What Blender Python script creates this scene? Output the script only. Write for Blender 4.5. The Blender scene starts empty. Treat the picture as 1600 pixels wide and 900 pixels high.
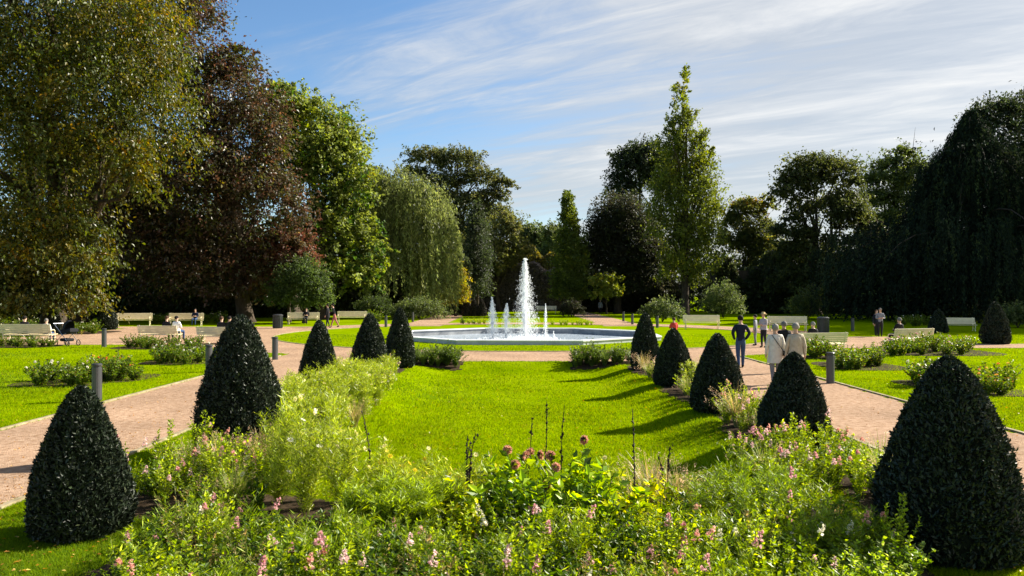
import bpy, math, random
import numpy as np
from mathutils import Vector

# ------------------------------------------------------------------ scene set-up
S = bpy.context.scene
COL = S.collection
R = math.radians
SUN_AZ, SUN_EL = 66.0, 33.0          # azimuth clockwise from +Y (the view direction)
EXPOSURE = 1.55
HAZE = 0.0
FPX, HOR, CAMZ = 1200.0, 460.0, 2.4  # focal length in px of the 1600 wide frame, horizon row, eye height

cam = bpy.data.cameras.new('camera')
cam_o = bpy.data.objects.new('camera', cam)
COL.objects.link(cam_o)
cam_o.location = (0, 0, CAMZ)
cam_o.rotation_euler = (R(90) + math.atan((HOR - 450) / FPX), 0, 0)
cam.sensor_width = 36.0
cam.lens = 36.0 * FPX / 1600.0
cam.clip_start, cam.clip_end = 0.1, 4000
S.camera = cam_o

S.render.engine = 'CYCLES'
S.view_settings.view_transform = 'Standard'
S.view_settings.look = 'None'
S.view_settings.gamma = 1.0
S.view_settings.exposure = EXPOSURE
S.cycles.use_denoising = True
S.cycles.max_bounces = 8
S.cycles.transparent_max_bounces = 12
S.cycles.sample_clamp_indirect = 6.0
S.cycles.volume_bounces = 0

sv = Vector((math.sin(R(SUN_AZ)) * math.cos(R(SUN_EL)), math.cos(R(SUN_AZ)) * math.cos(R(SUN_EL)), math.sin(R(SUN_EL))))
sun = bpy.data.lights.new('sun', 'SUN')
sun.energy, sun.angle, sun.color = 4.6, R(0.53), (1.0, 0.93, 0.80)
sun_o = bpy.data.objects.new('sun', sun)
sun_o.rotation_euler = sv.to_track_quat('Z', 'Y').to_euler()
sun_o.location = (60, 30, 60)
COL.objects.link(sun_o)

W = bpy.data.worlds.new('World')
S.world = W
W.use_nodes = True


def build_world():
    nt = W.node_tree
    n, l = nt.nodes, nt.links
    n.clear()
    out = n.new('ShaderNodeOutputWorld')
    bg = n.new('ShaderNodeBackground')
    bg.inputs['Strength'].default_value = 0.06
    sky = n.new('ShaderNodeTexSky')
    sky.sky_type = 'NISHITA'
    sky.sun_disc = False
    sky.sun_elevation, sky.sun_rotation = R(SUN_EL), R(SUN_AZ)
    sky.air_density, sky.dust_density, sky.ozone_density = 1.0, 0.6, 2.5
    hs = n.new('ShaderNodeHueSaturation')
    hs.inputs['Saturation'].default_value = 1.15
    l.new(sky.outputs[0], hs.inputs['Color'])
    tc = n.new('ShaderNodeTexCoord')
    sep = n.new('ShaderNodeSeparateXYZ')
    l.new(tc.outputs['Generated'], sep.inputs[0])

    def m(op, a, b=None, clamp=False):
        x = n.new('ShaderNodeMath')
        x.operation = op
        x.use_clamp = clamp
        for i, v in enumerate((a, b)):
            if v is None:
                continue
            if isinstance(v, (int, float)):
                x.inputs[i].default_value = v
            else:
                l.new(v, x.inputs[i])
        return x.outputs[0]
    zz = m('MAXIMUM', sep.outputs['Z'], 0.0)
    d = m('ADD', zz, 0.16)
    px, py = m('DIVIDE', sep.outputs['X'], d), m('DIVIDE', sep.outputs['Y'], d)
    cmb = n.new('ShaderNodeCombineXYZ')
    l.new(px, cmb.inputs[0]); l.new(py, cmb.inputs[1])

    def noise(scale, stretch, rot, loc, det, rough, dist):
        mp = n.new('ShaderNodeMapping')
        mp.vector_type = 'TEXTURE'
        mp.inputs['Scale'].default_value = stretch
        mp.inputs['Rotation'].default_value = (0, 0, R(rot))
        mp.inputs['Location'].default_value = loc
        l.new(cmb.outputs[0], mp.inputs[0])
        t = n.new('ShaderNodeTexNoise')
        t.inputs['Scale'].default_value = scale
        t.inputs['Detail'].default_value = det
        t.inputs['Roughness'].default_value = rough
        t.inputs['Distortion'].default_value = dist
        l.new(mp.outputs[0], t.inputs['Vector'])
        return t.outputs['Fac']
    streak = noise(1.5, (2.3, .55, 1), -24, (2.3, 0.7, 0), 9, 0.6, 0.6)
    broad = noise(0.75, (1.5, .8, 1), -24, (5.1, 3.2, 0), 5, 0.5, 0.2)
    fine = noise(4.0, (2.6, .6, 1), -32, (0.3, 9.2, 0), 8, 0.65, 1.0)
    # the cirrus thickens towards the sun's side of the sky and towards the horizon
    side = m('MULTIPLY', m('ADD', sep.outputs['X'], 0.05), 1.1)
    low = m('MULTIPLY', m('SUBTRACT', 0.30, zz), 0.55)
    a = m('ADD', m('MULTIPLY', streak, 1.1), m('MULTIPLY', broad, 0.6))
    a = m('ADD', a, m('MULTIPLY', fine, 0.4))
    a = m('ADD', m('ADD', a, side), low)
    mr = n.new('ShaderNodeMapRange')
    mr.interpolation_type = 'SMOOTHSTEP'
    mr.inputs['From Min'].default_value, mr.inputs['From Max'].default_value = 0.84, 1.42
    mr.inputs['To Min'].default_value, mr.inputs['To Max'].default_value = 0.0, 0.82
    l.new(a, mr.inputs['Value'])
    mix = n.new('ShaderNodeMix')
    mix.data_type = 'RGBA'
    mix.inputs['B'].default_value = VEIL
    l.new(mr.outputs[0], mix.inputs['Factor'])
    l.new(hs.outputs[0], mix.inputs['A'])
    # bright cirrus filaments over the thin veil
    mr2 = n.new('ShaderNodeMapRange')
    mr2.interpolation_type = 'SMOOTHSTEP'
    mr2.inputs['From Min'].default_value, mr2.inputs['From Max'].default_value = 0.95, 1.72
    l.new(m('ADD', m('MULTIPLY', streak, 1.25), m('ADD', m('MULTIPLY', fine, .75), m('MULTIPLY', sep.outputs['X'], .5))), mr2.inputs['Value'])
    mix2 = n.new('ShaderNodeMix')
    mix2.data_type = 'RGBA'
    mix2.inputs['B'].default_value = CLOUD
    l.new(m('MULTIPLY', mr2.outputs[0], .92), mix2.inputs['Factor'])
    l.new(mix.outputs['Result'], mix2.inputs['A'])
    l.new(mix2.outputs['Result'], bg.inputs['Color'])
    l.new(bg.outputs[0], out.inputs[0])


VEIL = (3.35, 3.5, 3.65, 1)
CLOUD = (6.2, 6.15, 6.0, 1)
build_world()

rng = np.random.default_rng(7)
random.seed(7)


# ------------------------------------------------------------------ helpers
def G(px, py):
    """a point of the photograph -> the ground point it shows"""
    y = FPX * CAMZ / (py - HOR)
    return (px - 800) / FPX * y, y


def P(px, py, y):
    """a point of the photograph at distance y -> world point"""
    return np.array([(px - 800) / FPX * y, y, CAMZ + (HOR - py) / FPX * y])


def sstep(a, b, x):
    t = np.clip((x - a) / (b - a), 0, 1)
    return t * t * (3 - 2 * t)


def hgt(x, y):
    """ground height: the middle lawn lies a little lower than the paths round it"""
    x, y = np.asarray(x, float), np.asarray(y, float)
    ax = 1 - sstep(2.2, 3.7, np.abs(x - 0.2))
    ay = sstep(8.6, 10.4, y) * (1 - sstep(25.6, 27.2, y))
    return -0.26 * ax * ay


def H(x, y):
    return float(hgt(x, y))


def link(o, parent=None):
    COL.objects.link(o)
    if parent is not None:
        o.parent = parent
    return o


def mesh(name, V, F, mats, tint=None, smooth=False, midx=None):
    """V: n x 3; F: array m x 3|4 or list of such arrays / faces"""
    me = bpy.data.meshes.new(name)
    V = np.asarray(V, np.float32).reshape(-1, 3)
    if isinstance(F, np.ndarray):
        F = [F]
    if len(F) and not isinstance(F[0], np.ndarray):
        by = {}
        for f in F:
            by.setdefault(len(f), []).append(f)
        F = [np.array(v) for v in by.values()]
    F = [f for f in F if len(f)]
    me.vertices.add(len(V))
    me.vertices.foreach_set('co', V.ravel())
    li = np.concatenate([f.ravel() for f in F]).astype(np.int32)
    tot = np.concatenate([np.full(len(f), f.shape[1]) for f in F]).astype(np.int32)
    st = np.concatenate([[0], np.cumsum(tot)[:-1]]).astype(np.int32)
    me.loops.add(len(li))
    me.loops.foreach_set('vertex_index', li)
    me.polygons.add(len(tot))
    me.polygons.foreach_set('loop_start', st)
    if midx is not None:
        me.polygons.foreach_set('material_index', np.asarray(midx, np.int32))
    me.polygons.foreach_set('use_smooth', np.full(len(tot), bool(smooth)))
    if tint is not None:
        c = np.ones((len(V), 4), np.float32)
        c[:, :3] = tint
        at = me.attributes.new('tint', 'FLOAT_COLOR', 'POINT')
        at.data.foreach_set('color', c.ravel())
    me.update(calc_edges=True)
    for m_ in (mats if isinstance(mats, (list, tuple)) else [mats]):
        me.materials.append(m_)
    return me


def put(name, me, parent=None, loc=(0, 0, 0), rz=0.0, sc=1.0):
    o = bpy.data.objects.new(name, me)
    o.location = loc
    o.rotation_euler = (0, 0, rz)
    o.scale = (sc, sc, sc) if not isinstance(sc, (tuple, list)) else sc
    return link(o, parent)


def tag(o, label, cat, group=None, kind=None):
    if label:
        o['label'] = label
    if cat:
        o['category'] = cat
    if group:
        o['group'] = group
    if kind:
        o['kind'] = kind
    return o


def copy_tree(o, parent=None):
    c = o.copy()
    link(c)
    c.parent = parent
    for ch in list(o.children):
        copy_tree(ch, c)
    return c


class MB:
    """collects boxes, tubes, lathes into one mesh"""

    def __init__(s):
        s.V, s.F, s.n, s.M = [], [], 0, []

    def add(s, V, F, mi=0):
        V = np.asarray(V, float)
        s.V.append(V)
        for f in F:
            s.F.append(tuple(int(i) + s.n for i in f))
            s.M.append(mi)
        s.n += len(V)
        return s

    def box(s, c, d, rz=0.0, rx=0.0, mi=0, bev=0.0):
        x, y, z = [v / 2 for v in d]
        if bev > 0:
            b = min(bev, x * .9, y * .9, z * .9)
            pts, F = [], []
            for zz, k in ((-z, b), (-z + b, 0), (z - b, 0), (z, b)):
                xx, yy = x - k, y - k
                pts += [(-xx, -yy, zz), (xx, -yy, zz), (xx, yy, zz), (-xx, yy, zz)]
            for r in range(3):
                for i in range(4):
                    j = (i + 1) % 4
                    F.append((r * 4 + i, r * 4 + j, r * 4 + 4 + j, r * 4 + 4 + i))
            F += [(3, 2, 1, 0), (12, 13, 14, 15)]
            V = np.array(pts)
        else:
            V = np.array([(a, b_, c_) for c_ in (-z, z) for a, b_ in ((-x, -y), (x, -y), (x, y), (-x, y))])
            F = [(3, 2, 1, 0), (4, 5, 6, 7), (0, 1, 5, 4), (1, 2, 6, 5), (2, 3, 7, 6), (3, 0, 4, 7)]
        if rx:
            cs, sn = math.cos(rx), math.sin(rx)
            V = V @ np.array([[1, 0, 0], [0, cs, sn], [0, -sn, cs]])
        if rz:
            cs, sn = math.cos(rz), math.sin(rz)
            V = V @ np.array([[cs, sn, 0], [-sn, cs, 0], [0, 0, 1]])
        return s.add(V + np.array(c), F, mi)

    def tube(s, pts, rad, n=6, mi=0, cap=True):
        pts = np.asarray(pts, float)
        rad = np.broadcast_to(np.asarray(rad, float), (len(pts),))
        t = np.gradient(pts, axis=0)
        t /= np.linalg.norm(t, axis=1)[:, None] + 1e-9
        ref = np.array([0, 0, 1.0]) if abs(t[0][2]) < .8 else np.array([1.0, 0, 0])
        V = []
        for p, d, r in zip(pts, t, rad):
            u = np.cross(d, ref)
            u /= np.linalg.norm(u) + 1e-9
            v = np.cross(d, u)
            a = np.arange(n) * 2 * np.pi / n
            V.append(p + r * (np.cos(a)[:, None] * u + np.sin(a)[:, None] * v))
        V = np.concatenate(V)
        F = [(k * n + i, k * n + (i + 1) % n, (k + 1) * n + (i + 1) % n, (k + 1) * n + i) for k in range(len(pts) - 1) for i in range(n)]
        if cap:
            F += [tuple(range(n))[::-1], tuple((len(pts) - 1) * n + i for i in range(n))]
        return s.add(V, F, mi)

    def lathe(s, prof, n=16, c=(0, 0, 0), mi=0, sx=1, sy=1, jit=None):
        a = np.arange(n) * 2 * np.pi / n
        V = []
        for r, z in prof:
            V.append(np.stack([np.cos(a) * r * sx, np.sin(a) * r * sy, np.full(n, z)], 1))
        V = np.concatenate(V) + np.array(c)
        m_ = len(prof)
        F = [(k * n + i, k * n + (i + 1) % n, (k + 1) * n + (i + 1) % n, (k + 1) * n + i) for k in range(m_ - 1) for i in range(n)]
        F += [tuple(range(n))[::-1], tuple((m_ - 1) * n + i for i in range(n))]
        return s.add(V, F, mi)

    def mesh(s, name, mats, smooth=False, tint=None):
        by, mi = {}, {}
        for f, k in zip(s.F, s.M):
            by.setdefault(len(f), []).append(f)
            mi.setdefault(len(f), []).append(k)
        V = np.concatenate(s.V)
        return mesh(name, V, [np.array(v) for v in by.values()], mats, tint=tint, smooth=smooth, midx=sum(mi.values(), []))

    def obj(s, name, mats, parent=None, smooth=False, **k):
        return put(name, s.mesh(name, mats, smooth), parent, **k)


def unit(v):
    return v / (np.linalg.norm(v, axis=-1, keepdims=True) + 1e-9)


def rdir(n, g=rng):
    return unit(g.normal(size=(n, 3)))


def leaves(C, A, N, L, Wd, fold=0.15):
    """rhombic folded leaves: centres, axis, normal, length, width -> verts, quads"""
    A = unit(A)
    T = unit(np.cross(N, A))
    N = np.cross(A, T)
    L = np.asarray(L)[:, None] if np.ndim(L) else L
    Wd = np.asarray(Wd)[:, None] if np.ndim(Wd) else Wd
    b = C - A * L * .5
    t = C + A * L * .5 - N * L * fold * .6
    m_ = C - A * L * .08 + N * Wd * fold
    V = np.stack([b, m_ + T * Wd * .5, t, m_ - T * Wd * .5], 1).reshape(-1, 3)
    return V, np.arange(len(C) * 4).reshape(-1, 4)


def pick(pal, n, g=rng, jit=.18):
    """n colours out of a palette of (r,g,b,weight)"""
    p = np.array(pal, float)
    i = g.choice(len(p), n, p=p[:, 3] / p[:, 3].sum())
    return p[i, :3] * (1 + jit * g.normal(size=(n, 1))).clip(.4, 1.8)


# ------------------------------------------------------------------ materials
def newmat(name):
    m_ = bpy.data.materials.new(name)
    m_.use_nodes = True
    nt = m_.node_tree
    nt.nodes.clear()
    return m_, nt.nodes, nt.links


def leafmat(name, transl=.35, rough=.45, spec=.35, sat=1.15, val=1.5, gain=1.0, gsat=1.0):
    m_, n, l = newmat(name)
    out = n.new('ShaderNodeOutputMaterial')
    at = n.new('ShaderNodeAttribute'); at.attribute_name = 'tint'
    pb = n.new('ShaderNodeBsdfPrincipled')
    pb.inputs['Roughness'].default_value = rough
    pb.inputs['Specular IOR Level'].default_value = spec
    gn = n.new('ShaderNodeHueSaturation')
    gn.inputs['Value'].default_value = gain
    gn.inputs['Saturation'].default_value = gsat
    l.new(at.outputs['Color'], gn.inputs['Color'])
    l.new(gn.outputs[0], pb.inputs['Base Color'])
    if transl > 0:
        hs = n.new('ShaderNodeHueSaturation')
        hs.inputs['Saturation'].default_value = sat
        hs.inputs['Value'].default_value = val
        hs.inputs['Hue'].default_value = .488
        l.new(gn.outputs[0], hs.inputs['Color'])
        tr = n.new('ShaderNodeBsdfTranslucent')
        l.new(hs.outputs[0], tr.inputs['Color'])
        mx = n.new('ShaderNodeMixShader')
        mx.inputs[0].default_value = transl
        l.new(pb.outputs[0], mx.inputs[1]); l.new(tr.outputs[0], mx.inputs[2])
        l.new(mx.outputs[0], out.inputs[0])
    else:
        l.new(pb.outputs[0], out.inputs[0])
    return m_


def surf(name, cols, scale=8.0, rough=.7, spec=.3, bump=0.0, bscale=None, detail=6, metal=0.0, coords='Object', stretch=(1, 1, 1), lo=.35, hi=.65, bdist=.02):
    """noise blend of two colours with optional bump"""
    m_, n, l = newmat(name)
    out = n.new('ShaderNodeOutputMaterial')
    pb = n.new('ShaderNodeBsdfPrincipled')
    pb.inputs['Roughness'].default_value = rough
    pb.inputs['Specular IOR Level'].default_value = spec
    pb.inputs['Metallic'].default_value = metal
    tc = n.new('ShaderNodeTexCoord')
    mp = n.new('ShaderNodeMapping'); mp.inputs['Scale'].default_value = stretch
    l.new(tc.outputs[coords], mp.inputs[0])
    tx = n.new('ShaderNodeTexNoise')
    tx.inputs['Scale'].default_value = scale
    tx.inputs['Detail'].default_value = detail
    tx.inputs['Roughness'].default_value = .6
    l.new(mp.outputs[0], tx.inputs['Vector'])
    cr = n.new('ShaderNodeValToRGB')
    e = cr.color_ramp.elements
    e[0].position, e[1].position = lo, hi
    e[0].color, e[1].color = (*cols[0], 1), (*cols[-1], 1)
    for i, c in enumerate(cols[1:-1]):
        x = e.new(lo + (hi - lo) * (i + 1) / (len(cols) - 1)); x.color = (*c, 1)
    l.new(tx.outputs['Fac'], cr.inputs[0])
    l.new(cr.outputs[0], pb.inputs['Base Color'])
    if bump:
        t2 = n.new('ShaderNodeTexNoise')
        t2.inputs['Scale'].default_value = bscale or scale * 4
        t2.inputs['Detail'].default_value = 5
        l.new(mp.outputs[0], t2.inputs['Vector'])
        bp = n.new('ShaderNodeBump')
        bp.inputs['Strength'].default_value = bump
        bp.inputs['Distance'].default_value = bdist
        l.new(t2.outputs['Fac'], bp.inputs['Height'])
        l.new(bp.outputs[0], pb.inputs['Normal'])
    l.new(pb.outputs[0], out.inputs[0])
    return m_


M_LEAF = leafmat('leaf_soft', .46, .5, .3, 1.15, 1.7, 1.5)
M_BED = leafmat('bedding_leaf', .42, .42, .38, 1.15, 1.75, 1.32, 1.16)
M_SHADE = leafmat('matt_leaf', .15, .8, .08)
M_GLOSS = leafmat('leaf_glossy', .42, .42, .42, 1.2, 1.7, 1.35, 1.15)
M_YEW = leafmat('yew_needles', .05, .45, .34, 1.0, 1.4, 1.15)
M_GRASS = leafmat('grass_blades', .45, .8, .03, 1.15, 1.6)
M_PETAL = leafmat('petals', .45, .6, .2, 1.0, 1.2)
M_STEM = leafmat('stems', .12, .6, .2)
M_BARK = surf('bark', [(.035, .026, .018), (.075, .058, .042)], 5, .9, .1, .6, 12, stretch=(1, 1, .25))
M_GROUND = surf('lawn_ground', [(.108, .175, .0), (.155, .225, .0), (.19, .25, .004)], .9, .95, .0, .5, 30, 10, lo=.3, hi=.72)
M_PATH = surf('path_gravel', [(.20, .125, .070), (.31, .20, .128), (.38, .257, .172), (.45, .33, .235)], 9, .95, .04, .7, 60, 15, lo=.30, hi=.74, bdist=.03)


def path_patches():
    """wider worn and dusty patches over the fine gravel"""
    nt = M_PATH.node_tree
    n, l = nt.nodes, nt.links
    pb = next(x for x in n if x.type == 'BSDF_PRINCIPLED')
    src = pb.inputs['Base Color'].links[0].from_socket
    tc = next(x for x in n if x.type == 'TEX_COORD')
    tx = n.new('ShaderNodeTexNoise')
    tx.inputs['Scale'].default_value, tx.inputs['Detail'].default_value = .55, 6
    l.new(tc.outputs['Object'], tx.inputs['Vector'])
    mr = n.new('ShaderNodeMapRange')
    mr.inputs['From Min'].default_value, mr.inputs['From Max'].default_value = .3, .7
    mr.inputs['To Min'].default_value, mr.inputs['To Max'].default_value = .86, 1.2
    l.new(tx.outputs['Fac'], mr.inputs['Value'])
    hs = n.new('ShaderNodeHueSaturation')
    l.new(src, hs.inputs['Color']); l.new(mr.outputs[0], hs.inputs['Value'])
    l.new(hs.outputs[0], pb.inputs['Base Color'])


path_patches()
M_SOIL = surf('bed_soil', [(.028, .018, .011), (.065, .045, .028)], 9, .95, .05, .8, 30)
M_EDGE = surf('edging_stone', [(.20, .16, .09), (.36, .30, .19)], 4, .85, .2, .3)
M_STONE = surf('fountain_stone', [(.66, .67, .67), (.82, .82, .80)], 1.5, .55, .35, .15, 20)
M_STONE_WALL_SHADE = surf('basin_wall_shaded', [(.34, .36, .38), (.50, .52, .53)], 1.5, .6, .3, .2, 20)  # white basin stone again, the shade on its upright faces put into the colour
M_STONE_IN_SHADE = surf('inner_wall_shaded', [(.16, .17, .19), (.32, .33, .34)], 1.2, .6, .3, .2, 14)  # inner faces of the pale basin, darkened in colour for the shade on them
M_CREAM = surf('cream_bench_paint', [(.70, .60, .38), (.80, .71, .48)], 3, .42, .4, .08, 30)
M_DARKMETAL = surf('dark_metal', [(.018, .02, .022), (.04, .042, .045)], 8, .45, .5)
M_BOLLARD = surf('bollard_steel', [(.04, .043, .047), (.085, .088, .092)], 3, .4, .5, .05, 40, metal=.25, stretch=(1, 1, .1))
M_BIN = surf('bin_paint', [(.012, .018, .016), (.03, .04, .036)], 6, .4, .5)

# ------------------------------------------------------------------ the setting: ground, paths, beds
FC = (0.7, 46.8)          # centre of the round lawn with the fountain
R_LAWN, R_RING = 14.6, 18.6


def in_path(x, y):
    x, y = np.asarray(x, float), np.asarray(y, float)
    r = np.hypot(x - FC[0], y - FC[1])
    ring = (r > R_LAWN) & (r < R_RING)
    strip = (((x > -9.0) & (x < -5.75)) | ((x > 5.65) & (x < 8.75))) & (y < 33)
    cross = (y > 27.6) & (y < 33) & (np.abs(x) < 8) & (r > R_LAWN)
    arm = (y > 36.6) & (y < 43.2) & (x < -12) & (r > R_LAWN)
    arm |= (x > -27) & (x < -13) & (y > 36.6) & (y < 57) & (r > R_LAWN)
    arm |= (y > 54) & (y < 57.2) & (x < -26)
    arm |= (x > 12) & (x < 22.5) & (y > 34.4) & (y < 43.6) & (r > R_LAWN)
    arm |= (x > 21) & (y > 34.4) & (y < 37.2)
    back = (((x > -8.6) & (x < -5.4)) | ((x > 7) & (x < 10.2))) & (y > 58) & (y < 125)
    return ring | strip | cross | arm | back


def in_bed(x, y):
    x, y = np.asarray(x, float), np.asarray(y, float)
    near = (np.abs(x) < 3.65) & (y > 4.2) & (y < 8.9 + .4 * np.sin(x * 1.7))
    side = (np.abs(np.abs(x - .15) - 4.25) < .5 + .2 * np.sin(y * 1.1)) & (y > 8.2) & (y < 26)
    far = (y > 26.2) & (y < 27.5) & ((np.abs(x + 2.7) < .95) | (np.abs(x - 3.2) < 1.15))
    return near | side | far


FX, FY, FR, FROT = .75, 43.3, 7.65, R(-3)   # fountain basin: centre, corner radius, turn


def oct_rho(x, y):
    dx, dy = (x - FX) / 1.02, (y - FY) / .96
    a = FROT + np.arange(8) * R(45)
    return np.max([dx * math.cos(t) + dy * math.sin(t) for t in a], 0) / math.cos(R(22.5))


# ground: one sheet to the horizon, finely divided near the middle lawn
gx = np.unique(np.concatenate([[-900, -400, -200, -120, -80, -50, -30, -20, -14, -10], np.arange(-8, 9.3, .15), [10, 14, 20, 30, 50, 80, 120, 200, 400, 900]]))
gy = np.unique(np.concatenate([[-200, -60, -20, -5, 0, 3, 6], np.arange(7.5, 29, .25), [32], np.arange(35, 52, .15), [54, 58, 65, 80, 100, 130, 180, 260, 400, 700, 1400]]))
XX, YY = np.meshgrid(gx, gy)
V = np.stack([XX.ravel(), YY.ravel(), hgt(XX, YY).ravel()], 1)
nx = len(gx)
ii = (np.arange(len(gy) - 1)[:, None] * nx + np.arange(nx - 1)[None]).ravel()
mx_, my_ = (XX[:-1, :-1] + XX[1:, 1:]).ravel() / 2, (YY[:-1, :-1] + YY[1:, 1:]).ravel() / 2
ii = ii[oct_rho(mx_, my_) > FR - .28]          # the basin is let into the ground
tag(put('ground', mesh('ground', V, np.stack([ii, ii + 1, ii + nx + 1, ii + nx], 1), M_GROUND, smooth=True)), None, None, None, 'structure')


def cells(name, test, x0, x1, y0, y1, step, z, mat):
    """a sheet over the ground made of the cells whose centre passes the test, its edge rounded by the fine step"""
    xs, ys = np.arange(x0, x1 + step / 2, step), np.arange(y0, y1 + step / 2, step)
    X, Y = np.meshgrid(xs, ys)
    cx, cy = X[:-1, :-1] + step / 2, Y[:-1, :-1] + step / 2
    wob = .05 * np.sin(cx * 5.1 + cy * 3.3) + .04 * np.sin(cx * 11 - cy * 7)
    ok = test(cx + wob, cy + wob)
    n_ = len(xs)
    i0 = (np.arange(len(ys) - 1)[:, None] * n_ + np.arange(n_ - 1)[None])[ok]
    F = np.stack([i0, i0 + 1, i0 + n_ + 1, i0 + n_], 1)
    used, inv = np.unique(F, return_inverse=True)
    V = np.stack([X.ravel(), Y.ravel(), hgt(X, Y).ravel() + z], 1)[used]
    return tag(put(name, mesh(name, V, inv.reshape(-1, 4), mat)), None, None, None, 'structure')


cells('path', in_path, -60, 60, -4, 126, .16, .006, M_PATH)
cells('flower_bed_soil', in_bed, -6, 6, 4, 28, .1, .012, M_SOIL)


def edging(pts, w=.07, h=.035):
    b = MB()
    pts = np.array(pts, float)
    for a, c in zip(pts[:-1], pts[1:]):
        d = c - a
        L = np.hypot(*d)
        mid = (a + c) / 2
        b.box((mid[0], mid[1], h / 2 + H(*mid)), (L, w, h), math.atan2(d[1], d[0]))
    return tag(b.obj('path_edging', M_EDGE), None, None, None, 'structure')


ys_ = np.arange(2, 30.1, 1.0)
edging([(-9.03, y) for y in ys_] )
edging([(8.78, y) for y in ys_])
edging([(-5.72, y) for y in ys_])
edging([(5.62, y) for y in ys_])
ang = np.linspace(0, 2 * np.pi, 97)
edging([(FC[0] + R_LAWN * math.cos(a), FC[1] + R_LAWN * math.sin(a)) for a in ang], .06, .03)


# grass blades, thinning out with distance
def grass():
    g = np.random.default_rng(3)
    n = 2100000
    px, py = g.uniform(-420, 2020, n), HOR + 62 + g.uniform(0, 1, n) ** 1.15 * 395
    y = FPX * CAMZ / (py - HOR)
    x = (px - 800) / FPX * y
    jx, jy = g.normal(0, .05, n), g.normal(0, .05, n)
    ok = ~in_path(x + jx, y + jy) & ~in_bed(x + jx, y + jy) & (y < 46) & (y > 4.6)
    ok &= oct_rho(x, y) > FR + .1
    x, y = x[ok], y[ok]
    # keep about the same number of blades per patch of lawn near, fewer far
    keep = g.uniform(size=len(x)) < np.clip((9.0 / y) ** .35, .3, 1) * .62
    x, y = x[keep], y[keep]
    n = len(x)
    z = hgt(x, y)
    hh = g.uniform(.025, .055, n) * (1 + .35 * np.sin(x * 1.3 + y * .7) * np.sin(y * .9))
    wd = np.clip(.0035 * y / 8, .004, .022)
    th = g.uniform(0, 2 * np.pi, n)
    lean = g.normal(0, .55, (n, 2)) * hh[:, None]
    s = np.stack([np.cos(th), np.sin(th)], 1) * wd[:, None]
    V = np.zeros((n, 3, 3))
    V[:, 0, 0], V[:, 0, 1], V[:, 0, 2] = x - s[:, 0], y - s[:, 1], z
    V[:, 1, 0], V[:, 1, 1], V[:, 1, 2] = x + s[:, 0], y + s[:, 1], z
    V[:, 2, 0], V[:, 2, 1], V[:, 2, 2] = x + lean[:, 0], y + lean[:, 1], z + hh
    patch = .5 + .5 * np.sin(x * .9 + 1.7 * np.sin(y * .5)) * np.sin(y * .6 + 1.3 * np.sin(x * .45))
    c = pick([(.145, .225, .0, 4), (.19, .255, .0, 4), (.105, .18, .0, 3), (.26, .25, .01, .5)], n, g)
    fine = np.sin(x * 4.1 + 2 * np.sin(y * 2.3)) * np.sin(y * 3.7 + 1.5 * np.sin(x * 2.9))
    c = c * (.82 + .28 * patch + .16 * fine)[:, None].clip(.45, 1.4)
    dry = (np.sin(x * 1.9 + 4) * np.sin(y * 1.1 + x * .6) > .86) & (g.uniform(size=n) < .35)
    c[dry] = c[dry] * (1.1, .85, 1)
    dull = sstep(.25, .9, np.sin(x * .55 + 1.2 * np.sin(y * .31)) * np.sin(y * .42 + 2) + .25 * g.normal(size=n))[:, None]
    c = 1.06 * c * (1 - dull * np.array([.22, .14, 0])) + dull * np.array([0, 0, .012])
    me = mesh('grass', V.reshape(-1, 3), np.arange(n * 3).reshape(-1, 3), M_GRASS, tint=np.repeat(c, 3, 0))
    print('grass blades', n)
    tag(put('grass', me), 'short mown lawn grass beside the gravel paths', 'grass', None, 'stuff')


grass()

# ------------------------------------------------------------------ trees
def trunk_mesh(base, tops, r0, g, nseg=8):
    """a tapered trunk with limbs that curve up to the given points"""
    b = MB()
    base = np.array(base, float)
    tops = [np.array(t, float) for t in tops]
    ctr = np.mean(tops, 0)
    zf = base[2] + (ctr[2] - base[2]) * .45
    fork = np.array([base[0] + (ctr[0] - base[0]) * .25, base[1], zf])
    flare = [base + (0, 0, -.15), base + (0, 0, .3), base * .7 + fork * .3, fork, np.array([ctr[0], ctr[1], ctr[2] * .45 + .55 * max(t[2] for t in tops)])]
    b.tube(flare, [r0 * 1.45, r0 * 1.05, r0 * .9, r0 * .7, r0 * .12], 10)
    tops = [fork + (t - fork) * .9 for t in tops]
    for t in tops:
        s = base * (1 - .75) + fork * .75 if g.uniform() < .4 else fork
        k = np.linspace(0, 1, 6)[:, None]
        mid = s * (1 - k) + t * k
        mid += np.array([0, 0, 1.0]) * (np.sin(k * np.pi) * np.linalg.norm(t - s) * .10)
        mid[1:-1] += g.normal(0, .04 * np.linalg.norm(t - s), (4, 3))
        b.tube(mid, r0 * np.linspace(.5, .05, 6), 6)
        for _ in range(3):
            a = mid[g.integers(2, 5)]
            e = a + (t - s) * g.uniform(.15, .4) + g.normal(0, .09, 3) * np.linalg.norm(t - s)
            k2 = np.linspace(0, 1, 4)[:, None]
            b.tube(a * (1 - k2) + e * k2 + g.normal(0, .02 * np.linalg.norm(e - a), (4, 3)), r0 * np.linspace(.2, .025, 4), 5)
    return b


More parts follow.
